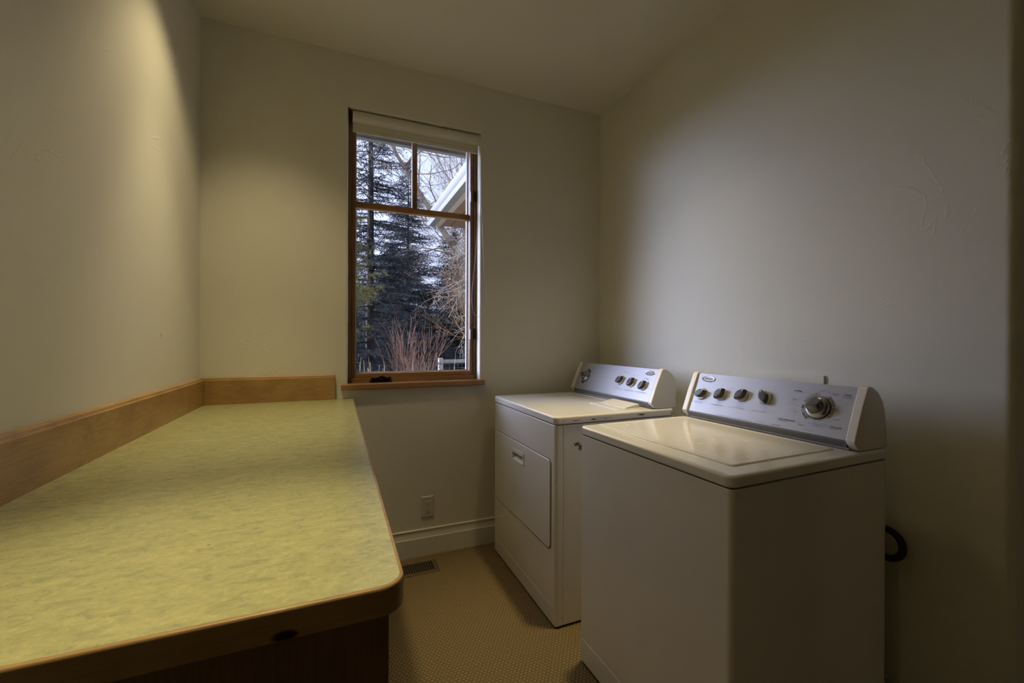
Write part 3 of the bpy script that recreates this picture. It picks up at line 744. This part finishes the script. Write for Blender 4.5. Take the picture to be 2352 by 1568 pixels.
    for a in range(-60, 35, 16): arc_seg(b, .632, .083, .0400, .0470, a-1.5, a+1.5)
    for a in range(110, 220, 18): arc_seg(b, .632, .083, .0400, .0470, a-1.2, a+1.2)
    pr.append((b, 'ink2'))
    B = dict(bold=.012)
    printed(pr, [('TIMED DRY', .5900, .1400, .017, .0042, B), ('AIR ONLY', .5900, .1330, .014, .0034, B), ('AUTO DRY', .7000, .0320, .022, .0050, B), ('DAMP DRY', .6100, .0300, .020, .0044, B), ('START', .1158, .1130, .033, .0040, B),
                ('Low', .3210, .1300, .008, .0040, B), ('Medium', .2880, .1370, .016, .0040, B), ('High', .2560, .1330, .010, .0040, B), ('Off', .2060, .1230, .008, .0036, B), ('On', .1750, .1240, .007, .0036, B), ('Air', .2960, .0560, .008, .0036, B), ('Off', .1270, .1070, .007, .0032, B), ('On', .0850, .1070, .006, .0032, B)])
    printed(pr, [('TEMPERATURE', .3250, .0390, .0635, .0042, dict(spacing=1.2)), ('WRINKLE SHIELD', .2439, .0390, .082, .0042, dict(spacing=1.2)), ('PUSH TO START', .1452, .0390, .073, .0042, dict(spacing=1.3)),
                ('5 CYCLE', .5434, .0040, .022, .0036), ('SUPER CAPACITY PLUS    4 TEMPERATURES', .4801, .0020, .1395, .0034), ('i', .3757, .0225, .002, .005)], mat='ink2')
    p = multi('control_panel', pr, w, smooth=20)
    emblem(p, .0885, .1465)
    for t, s, a in ((.2925, .0895, .75), (.197, .0855, 1.0), (.1045, .0775, 1.0)): small_knob(p, t, s, a, .0265)
    big_dial(p, .632, .083, .033, 2.2)
build_dryer()

# ================================================================== SMALL FITTINGS
def build_fittings():
    # wall outlet
    o = thing('wall_outlet', 'cream duplex wall outlet low on the back wall below the window', 'outlet', (.490, YB, .278))
    b = BM(); x0, x1, z0, z1 = .4545, .5255, .2185, .3365
    stack(b, [[(x, y, z) for x, z in rrect(x0+e, x1-e, z0+e, z1-e, .003, 3)] for y, e in ((YB-.0003, 0), (YB-.0025, 0), (YB-.0060, .003))]); pl = obj('cover_plate', b, M['plate'], o, smooth=30)
    b = BM(); box(b, .4735, .5065, YB-.0085, YB-.0055, .2445, .3105, .0008)
    rc = b
    b = BM()
    for zc in (.2935, .2605):
        box(b, .4828, .4842, YB-.0088, YB-.0084, zc-.0005, zc+.0085); box(b, .4955, .4969, YB-.0088, YB-.0084, zc+.0005, zc+.0080)
        cyl(b, (.4897, YB-.0084, zc-.0070), (0, -1, 0), .0026, .0004, 12)
    multi('receptacle', [(rc, 'plate'), (b, 'hole')], o)
    for z in (.326, .229):
        b = BM(); cyl(b, (.490, YB-.0058, z), (0, -1, 0), .003, .0012, 14); obj('plate_screw', b, M['skirt'], o)
    # floor register
    v = thing('floor_vent', 'brown metal floor vent in the carpet below the window wall', 'floor vent', (.37, 2.303, 0))
    fx0, fx1, fy0, fy1 = .215, .521, 2.240, 2.366; ix0, ix1, iy0, iy1 = .240, .4955, 2.2575, 2.3475
    b = BM()
    rg = lambda e, z: [b.verts.new((x, y, z)) for x, y in ((fx0+e, fy0+e), (fx1-e, fy0+e), (fx1-e, fy1-e), (fx0+e, fy1-e))]
    R = [rg(0, .0008), rg(.002, .004), rg(.006, .006)]
    for z in (.006, .0012): R.append([b.verts.new((x, y, z)) for x, y in ((ix0, iy0), (ix1, iy0), (ix1, iy1), (ix0, iy1))])
    for A, B in zip(R, R[1:]):
        for i in range(4): b.faces.new((A[i], A[(i+1) % 4], B[(i+1) % 4], B[i]))
    nsl = 20; pitch = (ix1-ix0)/nsl
    for i in range(1, nsl):
        x = ix0 + i*pitch; box(b, x-.0017, x+.0017, iy0, iy1, .0012, .0055)
    obj('grille', b, M['vent'], v, smooth=20)
    b = BM(); box(b, ix0, ix1, iy0, iy1, .0003, .0010); obj('duct_opening', b, M['hole'], v, smooth=0)
    b = BM(); prism(b, [(ix1-.017, .0056), (ix1-.012, .0056), (ix1-.012, .011), (ix1-.0135, .012)], 1, 2.293, 2.308); obj('damper_lever', b, M['vent'], v)
    # laundry box cover plate on the right wall
    c = thing('wall_box_cover', 'cream rectangular utility box cover on the right wall behind the washer', 'wall plate', (XR, 1.1225, 1.02))
    b = BM(); stack(b, [[(x, y, z) for y, z in rrect(.9900+e, 1.2550-e, .905+e, 1.1165-e, .004, 3)] for x, e in ((XR-.0003, 0), (XR-.0075, 0), (XR-.0095, .002))]); cp = b
    b = BM(); put_text(b, 'OATEY', (XR-.0098, 1.150, 1.0845), (0, -1, 0), (0, 0, 1), .045, .013, bold=.01); multi('cover_plate', [(cp, 'trim'), (b, 'emboss_shade')], c, 40)
    # drain hose behind the washer
    arc = [(1.623, .783 - .046*math.cos(a), .600 + .046*math.sin(a)) for a in [PI*.5 - PI*i/16 for i in range(17)]]
    pts = [(1.624, 1.02, .880), (1.624, .98, .760), (1.624, .90, .672), (1.6235, .835, .650)] + arc + [(1.6235, .84, .553), (1.624, .90, .54), (1.624, .98, .46), (1.624, 1.02, .30), (1.624, 1.03, .12), (1.624, 1.05, .03), (1.624, 1.10, .0112), (1.624, 1.16, .0108)]
    b = BM(); tube(b, pts, .0105, 14)
    tag(obj('drain_hose', b, M['rubber'], smooth=60), 'black rubber drain hose looping out behind the washer', 'hose')
build_fittings()

# ================================================================== OUTDOORS
GZ = -.35
rng = np.random.default_rng(11)
def np_obj(name, V, F, mat, parent=None, quads=False):
    me = bpy.data.meshes.new(name); V = np.asarray(V, np.float32); F = np.asarray(F, np.int32); k = F.shape[1]
    me.vertices.add(len(V)); me.vertices.foreach_set('co', V.ravel())
    me.loops.add(F.size); me.loops.foreach_set('vertex_index', F.ravel())
    me.polygons.add(len(F)); me.polygons.foreach_set('loop_start', np.arange(len(F), dtype=np.int32)*k)
    me.update(calc_edges=True); me.materials.append(mat)
    o = bpy.data.objects.new(name, me); link(o, parent); return o
def unit(a): return a/np.maximum(np.linalg.norm(a, axis=-1, keepdims=True), 1e-9)
def conifer(h, r0, seed, step=.21, nb=8, zb=.25, needle=.040, wid=.0065, droop=.35, dens=1.0, sparse=0.0):
    g = np.random.default_rng(seed); V = []; base = []
    SV, SF = [], []
    def stem(P0, P1, r0_, r1_):
        d = unit(P1-P0); u = unit(np.cross(d, [.3, .8, .5])); v = np.cross(d, u); n = len(SV)*0
        k = sum(len(x) for x in SV); a = np.arange(5)*2*PI/5
        SV.append(np.concatenate([P0 + r0_*(np.cos(a)[:, None]*u + np.sin(a)[:, None]*v), P1 + r1_*(np.cos(a)[:, None]*u + np.sin(a)[:, None]*v)]))
        SF.append(np.array([[k+i, k+(i+1) % 5, k+5+(i+1) % 5, k+5+i] for i in range(5)]))
    tips = []; z = zb
    while z < h-.05:
        f = z/h; L0_ = r0*(1-f)**.85 + .08
        for i in range(nb):
            if g.random() < sparse: continue
            a = g.uniform(0, 2*PI); L = L0_*g.uniform(.65, 1.15); zz = z + g.uniform(-1.0, 1.0)*step
            hd = np.array([math.cos(a), math.sin(a), 0]); n = max(4, int(L/.075))
            t = np.linspace(0, 1, n)
            P = np.array([0, 0, zz]) + hd*(L*t)[:, None] + np.array([0, 0, 1])*(L*(.18*t*(1-f*.2) - droop*g.uniform(.4, 1.7)*(1-.6*f)*t**1.5 + .12*t**3))[:, None]
            stem(P[0], P[n//2], .012*(1-f)+.004, .007); stem(P[n//2], P[-1], .007, .002)
            side = np.array([-hd[1], hd[0], 0])
            for j in range(1, n):
                ll = (.10 + .34*L*(1-t[j])**.8*min(1, t[j]*3))*g.uniform(.6, 1.15)
                for sg in (-1, 1):
                    dv = unit(hd*.65 + side*sg*g.uniform(.6, 1.0) + np.array([0, 0, g.uniform(-.75, .3)]))
                    m = max(2, int(ll/.028*dens)); q = np.linspace(0, 1, m)
                    Q = P[j] + dv*(ll*q)[:, None] + np.array([0, 0, -.12*ll])*(q**2)[:, None]
                    tips.append(np.concatenate([Q, np.tile(dv, (m, 1))], 1))
        z += step
    stem(np.array([0, 0, -.1]), np.array([0, 0, h*.6]), .013*h+.01, .007*h); stem(np.array([0, 0, h*.6]), np.array([0, 0, h]), .007*h, .003)
    T = np.concatenate(tips); P, D = T[:, :3], T[:, 3:]
    tri = []
    for k in range(7):
        rv = unit(g.normal(size=P.shape)); nd = unit(D*.75 + rv*.75); w = unit(np.cross(nd, g.normal(size=P.shape)))*wid*.5
        Ln = needle*g.uniform(.6, 1.2, size=(len(P), 1)); st = P - D*.01
        tri.append(np.stack([st - w, st + w, st + nd*Ln], 1))
    tri = np.concatenate(tri).reshape(-1, 3); F = np.arange(len(tri)).reshape(-1, 3)
    return tri, F, np.concatenate(SV), np.concatenate(SF)
def plant_conifer(name, label, cat, loc, geo, mat, bark, rz=0, group=None):
    t = thing(name, label, cat, loc, rz, world=False, group=group)
    tri, F, SV, SF = geo
    np_obj('needles', tri, F, M[mat], t); np_obj('trunk', SV, SF, M[bark], t)
    return t
def copy_thing(src, name, label, loc, rz, sc):
    c = src.copy(); COL.objects.link(c); c.name = name; c['label'] = label; c.location = loc; c.rotation_euler = (0, 0, rz); c.scale = (sc, sc, sc)
    for ch in list(src.children):
        d = ch.copy(); COL.objects.link(d); d.parent = c
    return c

class Twigs:
    def __init__(s, seed): s.V, s.F, s.n, s.g = [], [], 0, np.random.default_rng(seed)
    def seg(s, P, R, k=5):
        P = np.asarray(P, float); m = len(P); d = np.gradient(P, axis=0); d = unit(d)
        u = unit(np.cross(d, np.array([.31, .52, .79]))); v = np.cross(d, u); a = np.arange(k)*2*PI/k
        ring = P[:, None] + np.asarray(R)[:, None, None]*(np.cos(a)[None, :, None]*u[:, None] + np.sin(a)[None, :, None]*v[:, None])
        s.V.append(ring.reshape(-1, 3)); b = s.n
        for i in range(m-1):
            for j in range(k):
                s.F.append((b+i*k+j, b+i*k+(j+1) % k, b+(i+1)*k+(j+1) % k, b+(i+1)*k+j))
        s.n += m*k
    def grow(s, p, d, L, r, depth, droop=0., wig=.25, kids=5, spread=.8, lift=0., ratio=.5, rmin=.0018):
        g = s.g; n = max(4, int(L/.09)) if depth else max(4, int(L/.06)); P = [np.array(p, float)]; d = unit(np.array(d, float)); D = [d]
        for i in range(n):
            d = unit(d + g.normal(size=3)*wig*.35 + np.array([0, 0, lift-droop])*(.10))
            P.append(P[-1] + d*L/n); D.append(d)
        R = np.linspace(r, max(r*.35, rmin), n+1); s.seg(P, R, 5 if depth else 3)
        if depth:
            for c in range(kids):
                f = g.uniform(.25, 1) ; i = min(n, int(f*n)); dv = unit(D[i] + g.normal(size=3)*spread)
                s.grow(P[i], dv, L*ratio*g.uniform(.6, 1.2)*(1.15-.5*f), max(R[i]*.55, rmin), depth-1, droop, wig, kids, spread, lift, ratio, rmin)
    def build(s, name, mat, parent=None): return np_obj(name, np.concatenate(s.V), s.F, mat, parent)

def build_outdoors():
    b = BM(); box(b, -40, 50, YB+.165, 90, GZ-.2, GZ)
    struct('ground', b, M['lawn'], 'dry winter grass ground outside the window', 'ground', 0)
    # own eave above the window
    e = thing('roof_eave', 'grey soffit and white gutter directly above the window outside', 'roof eave', (-.5, 2.78, 2.56), kind='structure')
    b = BM(); box(b, -4, .94, YB+.165, 2.885, 2.560, 2.585); obj('soffit', b, M['soffit'], e, smooth=0)
    b = BM(); prism(b, [(2.886, 2.545), (2.915, 2.540), (2.930, 2.552), (2.930, 2.585), (2.945, 2.63), (2.945, 2.66), (2.886, 2.66)], 0, -4, .942); obj('gutter', b, M['white_gutter'], e, smooth=20)
    b = BM(); prism(b, [(2.945, 2.663), (YB+.165, 2.86), (YB+.165, 2.84), (2.945, 2.645)], 0, -4, 3); box(b, -4, 3, YB+.162, YB+.30, HC+.11, HC+.13); obj('roof_slope', b, M['shingle'], e, smooth=0)
    # projecting wing on the right
    wg = thing('house_wing', 'projecting house wing with white gutter and brown soffit right of the window outside', 'house wing', (1.6, 3.7, GZ), kind='structure')
    gp = [(.943, 2.660), (.943, 2.632), (.950, 2.605), (.962, 2.585), (.966, 2.555), (.972, 2.541), (1.040, 2.541), (1.040, 2.660)]
    b = BM(); prism(b, gp, 1, 2.948, 4.80); obj('gutter', b, M['white_gutter'], wg, smooth=20)
    b = BM(); box(b, 1.0405, 1.095, 2.90, 4.79, 2.541, 2.66); obj('fascia', b, M['beige'], wg, smooth=0)
    b = BM(); box(b, 1.0955, 1.80, YB+.165, 4.78, 2.548, 2.57); so = b
    b = BM()
    for i in range(60):
        y = 3.0 + i*.029; box(b, 1.20, 1.212, y, y+.018, 2.5472, 2.5481)
    multi('soffit', [(so, 'brown'), (b, 'hole')], wg, 0)
    b = BM(); box(b, 1.47, 1.60, YB+.165, 4.35, GZ, 2.548); obj('wall_siding', b, M['siding'], wg, smooth=0)
    b = BM(); prism(b, [(1.0, 2.662), (3.2, 3.55), (3.2, 3.60), (1.0, 2.70)], 1, YB+.17, 4.85); obj('roof_slope', b, M['shingle'], wg, smooth=0)
    # conifers
    A = conifer(6.3, 1.8, 3, nb=14, step=.17, wid=.0085, zb=.85)
    s1 = plant_conifer('spruce_tree', 'dense dark blue spruce in the middle of the window view', 'spruce tree', (1.77, 11.5, GZ), A, 'spruce', 'bark', group='conifers outside the window')
    Bc = conifer(7.6, 1.3, 5, nb=10, step=.19, sparse=.10, wid=.0075, zb=.9)
    s2 = plant_conifer('spruce_tree', 'tall thin spruce at the left of the window view reaching above the muntin', 'spruce tree', (.58, 8.2, GZ), Bc, 'spruce', 'bark', group='conifers outside the window')
    Cc = conifer(4.3, 1.05, 9, nb=8, step=.22, needle=.075, wid=.006, droop=.10, zb=1.9)
    plant_conifer('pine_tree', 'yellow-green pine whose branches enter the left edge of the window', 'pine tree', (-.05, 6.6, GZ), Cc, 'pine', 'bark')
    Dk = conifer(5.2, 1.8, 21, nb=12, step=.18, needle=.05, wid=.012)
    s4 = plant_conifer('spruce_tree', 'dark low spruce at the right behind the pale fence post', 'spruce tree', (3.5, 13.6, GZ), Dk, 'darkspruce', 'bark', group='conifers outside the window')
    far = [(2.0, 18.0, .4, 1.05, 'dark spruce far behind the gap right of the middle spruce'), (.5, 22.0, 2.2, 1.3, 'dark spruce farthest off in the gap between the two left spruces'),
           (-1.7, 14.5, 1.3, 1.1, 'dark spruce far off beyond the left edge of the window'), (5.6, 18.5, 3.3, 1.1, 'dark spruce far off beyond the right edge of the window')]
    for x, y, a, sc, lab in far: copy_thing(s4, 'spruce_tree', lab, (x, y, GZ), a, sc)
    # leaning bare tree
    tr = thing('bare_tree', 'leaning leafless tree with pale grey trunk crossing the right of the window', 'bare tree', (4.1, 8.3, GZ))
    key = np.array([(4.1, 8.3, GZ-.05), (3.35, 8.2, 1.1), (2.80, 8.1, 1.95), (2.33, 8.0, 2.66), (1.92, 7.95, 3.28), (1.48, 8.0, 3.95), (1.04, 8.0, 4.62), (.62, 8.1, 5.5), (.35, 8.2, 6.6)])
    tt = Twigs(31); R = [.13, .10, .085, .07, .058, .045, .032, .02, .008]; tt.seg(key, R, 10); tt.build('trunk', M['grey_bark'], tr).matrix_parent_inverse = Matrix.Translation(-Vector(tr.location))
    tw = Twigs(32)
    for i in range(64):
        f = rng.uniform(1.2, 7.6); k = int(f); p = key[k] + (key[k+1]-key[k])*(f-k)
        d = np.array([rng.normal()*.8, rng.normal()*.6, rng.uniform(.0, 1.2)])
        tw.grow(p, d, rng.uniform(.7, 1.9), rng.uniform(.006, .018), 2, droop=rng.choice([.5, -.5, 0]), wig=.4, kids=6, spread=.75, rmin=.0022)
    tw.build('branches', M['grey_bark'], tr).matrix_parent_inverse = Matrix.Translation(-Vector(tr.location))
    # golden upright sprouts beside the trunk
    go = thing('willow_shrub', 'golden-twigged willow shrub beside the leaning tree trunk at the right', 'shrub', (3.0, 8.6, GZ))
    tw = Twigs(41)
    for i in range(60):
        p = np.array([2.80 + rng.normal()*.16, 8.6 + rng.normal()*.2, rng.uniform(.9, 2.2)])
        tw.grow(p, (rng.normal()*.35 - .30, rng.normal()*.25, 1), rng.uniform(.7, 1.5), rng.uniform(.004, .008), 1, wig=.35, kids=8, spread=.45, rmin=.0024, lift=.4)
    for i in range(12): tw.grow((3.0 + rng.normal()*.08, 8.6 + rng.normal()*.1, GZ), (rng.normal()*.12, rng.normal()*.1, 1), 2.4, .02, 0, wig=.15)
    tw.build('stems', M['gold_bark'], go).matrix_parent_inverse = Matrix.Translation(-Vector(go.location))
    # near bare tree at the right: pale drooping branches reach in front of the spruces
    nt = thing('bare_tree', 'near leafless tree whose pale drooping twigs reach in from the right', 'bare tree', (2.95, 6.9, GZ))
    tw = Twigs(51); tw.seg(np.array([(2.95, 6.9, GZ), (2.9, 6.9, .8), (2.95, 6.85, 1.9), (2.85, 6.9, 3.0), (2.9, 7.0, 4.6)]), [.11, .10, .085, .06, .03], 8)
    tw.build('trunk', M['pale_bark'], nt).matrix_parent_inverse = Matrix.Translation(-Vector(nt.location))
    tw = Twigs(52)
    for zc, L in ((.75, 1.2), (.95, .9), (1.15, 1.25), (1.4, 1.1), (1.65, 1.6), (1.9, 1.35), (2.1, 1.7), (2.35, 1.5), (2.55, 1.7), (2.8, 1.5), (3.05, 1.6), (3.3, 1.4), (3.6, 1.3), (3.9, 1.2), (4.3, 1.1)):
        for _ in range(2):
            p = (2.88, 6.9, zc + rng.normal()*.06)
            tw.grow(p, (-1, rng.normal()*.35, rng.uniform(-.1, .45)), L*rng.uniform(.8, 1.15), .0075, 2, droop=.8, wig=.5, kids=8, spread=.8, ratio=.36, rmin=.0019)
    for _ in range(10):
        tw.grow((2.88, 6.9, rng.uniform(1.2, 4)), (rng.normal(), rng.normal()*.4, .6), 1.2, .008, 1, droop=.3, wig=.4, kids=8, rmin=.002)
    tw.build('branches', M['pale_bark'], nt).matrix_parent_inverse = Matrix.Translation(-Vector(nt.location))
    # fine upright crown behind, filling the upper panes
    up = thing('bare_tree', 'far leafless tree with many fine upright branches filling the upper panes', 'bare tree', (4.7, 11.0, GZ))
    tw = Twigs(61)
    for i in range(6):
        tw.grow((4.7 + rng.normal()*.25, 11.0 + rng.normal()*.2, GZ), (rng.normal()*.12 - .27, rng.normal()*.1, 1), rng.uniform(6.5, 8.6), .04, 2, wig=.10, kids=12, spread=.38, lift=.25, ratio=.42, rmin=.0035)
    tw.build('branches', M['grey_bark'], up).matrix_parent_inverse = Matrix.Translation(-Vector(up.location))
    # red twig shrub
    rd = thing('red_twig_shrub', 'reddish leafless shrub standing low in the middle of the window view', 'shrub', (1.02, 6.0, GZ))
    tw = Twigs(71)
    for i in range(90):
        tw.grow((1.02 + rng.normal()*.07, 6.0 + rng.normal()*.06, GZ), (rng.normal()*.055, rng.normal()*.06, 1), rng.uniform(.8, 1.95), rng.uniform(.0026, .0048), 1, wig=.15, kids=7, spread=.33, ratio=.28, rmin=.0015)
    tw.build('stems', M['red_bark'], rd).matrix_parent_inverse = Matrix.Translation(-Vector(rd.location))
    # pale dry stalks
    tw = Twigs(81)
    for i in range(80):
        x = rng.choice([rng.uniform(.05, .75), rng.uniform(.05, 1.7)]); y = rng.uniform(5.0, 6.6)
        tw.grow((x, y, GZ), (rng.normal()*.05, rng.normal()*.05, 1), rng.uniform(.7, 1.42), .0045, 0, wig=.06)
    tag(tw.build('dry_grass_stalks', M['straw']), 'tall pale dry grass stalks along the bottom of the window view', 'grass', kind='stuff')
    # fence
    f = thing('wire_fence', 'weathered post and rail fence with wire mesh beyond the shrubs', 'fence', (4.6, 9.5, GZ))
    for x in (2.2, 4.6, 7.0):
        b = BM(); box(b, x-.05, x+.05, 9.45, 9.55, GZ, .83, .006); obj('post', b, M['weathered'], f)
    for x0, x1 in ((2.2, 4.6), (4.6, 7.0)):
        b = BM(); box(b, x0+.051, x1-.051, 9.47, 9.53, .715, .790, .004); obj('rail', b, M['weathered'], f)
    b = BM()
    for i in range(47): x = 2.3+.1*i; box(b, x-.0022, x+.0022, 9.4655, 9.4695, GZ, .78)
    for i in range(11): z = GZ+.05+.1*i; box(b, 2.25, 7.0, 9.4625, 9.4655, z-.0022, z+.0022)
    obj('wire_mesh', b, M['wire'], f, smooth=0)
build_outdoors()
for o in bpy.data.objects:
    if '_world' in o: del o['_world']

# ================================================================== LIGHT
def lamp(name, typ, loc, rot, energy, color, **kw):
    d = bpy.data.lights.new(name, typ); d.energy = energy; d.color = color
    for k, v in kw.items(): setattr(d, k, v)
    o = bpy.data.objects.new(name, d); o.location = loc; o.rotation_euler = rot; COL.objects.link(o); return o
WARM = (1.0, .82, .46)
def downlight(name, x, y, beam, spill, half, tight=50):
    """a recessed can: tight reflector beam plus the bulb's wider spill"""
    lamp(name + '_beam', 'SPOT', (x, y, HC-.03), (0, 0, 0), beam, WARM, spot_size=math.radians(tight), spot_blend=1, shadow_soft_size=.055)
    lamp(name + '_spill', 'SPOT', (x, y, HC-.03), (0, 0, 0), spill, WARM, spot_size=math.radians(2*half), spot_blend=.9, shadow_soft_size=.055)
downlight('downlight_over_counter_near', -.16, .60, 140, 9, 46, 38)
downlight('downlight_over_counter_far', -.31, 1.87, 66, 31, 46)
downlight('downlight_over_appliances', 1.07, 1.48, 112, 11, 44, 46)
lamp('hall_fill_light', 'POINT', (3.5, -3.2, 2.5), (0, 0, 0), 7, (1.0, .82, .55), shadow_soft_size=.15)  # added fill, unseen behind the camera, lifts the sides facing it
sun = lamp('sun', 'SUN', (-8, 0, 9), (0, 0, 0), 3.6, (1.0, .91, .76), angle=math.radians(.6))
sun.rotation_euler = Vector((.90, .06, -.42)).to_track_quat('-Z', 'Y').to_euler()
pt = lamp('window_portal', 'AREA', (.4315, 2.62, 1.75), (PI/2, 0, PI), 1, (1, 1, 1), shape='RECTANGLE', size=.72, size_y=1.5)
pt.rotation_euler = Vector((0, -1, 0)).to_track_quat('-Z', 'Y').to_euler()
pt.data.cycles.is_portal = True

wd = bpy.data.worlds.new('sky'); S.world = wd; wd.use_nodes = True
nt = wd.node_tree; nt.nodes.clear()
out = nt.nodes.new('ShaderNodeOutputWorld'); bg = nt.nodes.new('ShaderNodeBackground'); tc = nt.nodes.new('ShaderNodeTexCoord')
# pale winter sky, much brighter in the low haze to the left of the house
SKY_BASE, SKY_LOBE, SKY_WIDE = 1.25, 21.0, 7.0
def mth(op, a, b=None):
    d = nt.nodes.new('ShaderNodeMath'); d.operation = op
    for k, v in enumerate((a, b)):
        if v is None: continue
        if isinstance(v, bpy.types.NodeSocket): nt.links.new(v, d.inputs[k])
        else: d.inputs[k].default_value = v
    return d.outputs[0]
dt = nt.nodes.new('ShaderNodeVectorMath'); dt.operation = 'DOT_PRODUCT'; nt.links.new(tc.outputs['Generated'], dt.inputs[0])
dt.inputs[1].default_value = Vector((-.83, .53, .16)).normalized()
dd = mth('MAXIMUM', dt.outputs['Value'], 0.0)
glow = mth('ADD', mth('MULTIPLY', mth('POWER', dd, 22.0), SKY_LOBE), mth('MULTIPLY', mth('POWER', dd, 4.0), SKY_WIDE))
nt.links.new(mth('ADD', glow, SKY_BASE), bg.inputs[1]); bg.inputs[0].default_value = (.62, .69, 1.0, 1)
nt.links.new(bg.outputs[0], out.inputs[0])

# ================================================================== CAMERA
cd = bpy.data.cameras.new('camera'); cam = bpy.data.objects.new('camera', cd); COL.objects.link(cam); S.camera = cam
cd.sensor_width = 36; cd.sensor_fit = 'HORIZONTAL'; cd.lens = 968.2549/2352*36; cd.clip_start = .02; cd.clip_end = 300
yaw, pitch, roll = .395, -.003, .0038
a = Vector((math.sin(yaw)*math.cos(pitch), math.cos(yaw)*math.cos(pitch), math.sin(pitch))); r = Vector((math.cos(yaw), -math.sin(yaw), 0)); u = r.cross(a)
c, s = math.cos(roll), math.sin(roll)
r2 = r*c + u*s; u2 = u*c - r*s          # picture turned by the small measured roll
m = Matrix((( r2.x, u2.x, -a.x, 0), (r2.y, u2.y, -a.y, 0), (r2.z, u2.z, -a.z, EYE), (0, 0, 0, 1)))
cam.matrix_world = m
cd.dof.use_dof = True; cd.dof.focus_distance = 2.0; cd.dof.aperture_fstop = 7.1

S.view_settings.view_transform = 'Standard'; S.view_settings.look = 'None'; S.view_settings.exposure = 0.07; S.view_settings.gamma = 1
S.view_settings.use_curve_mapping = False
try:
    S.cycles.use_denoising = True; S.cycles.max_bounces = 6; S.cycles.diffuse_bounces = 5; S.cycles.glossy_bounces = 3; S.cycles.transparent_max_bounces = 8; S.cycles.use_adaptive_sampling = True; S.cycles.adaptive_threshold = .12; S.cycles.adaptive_min_samples = 16
    S.cycles.sample_clamp_indirect = 3; S.cycles.use_light_tree = False
except Exception: pass
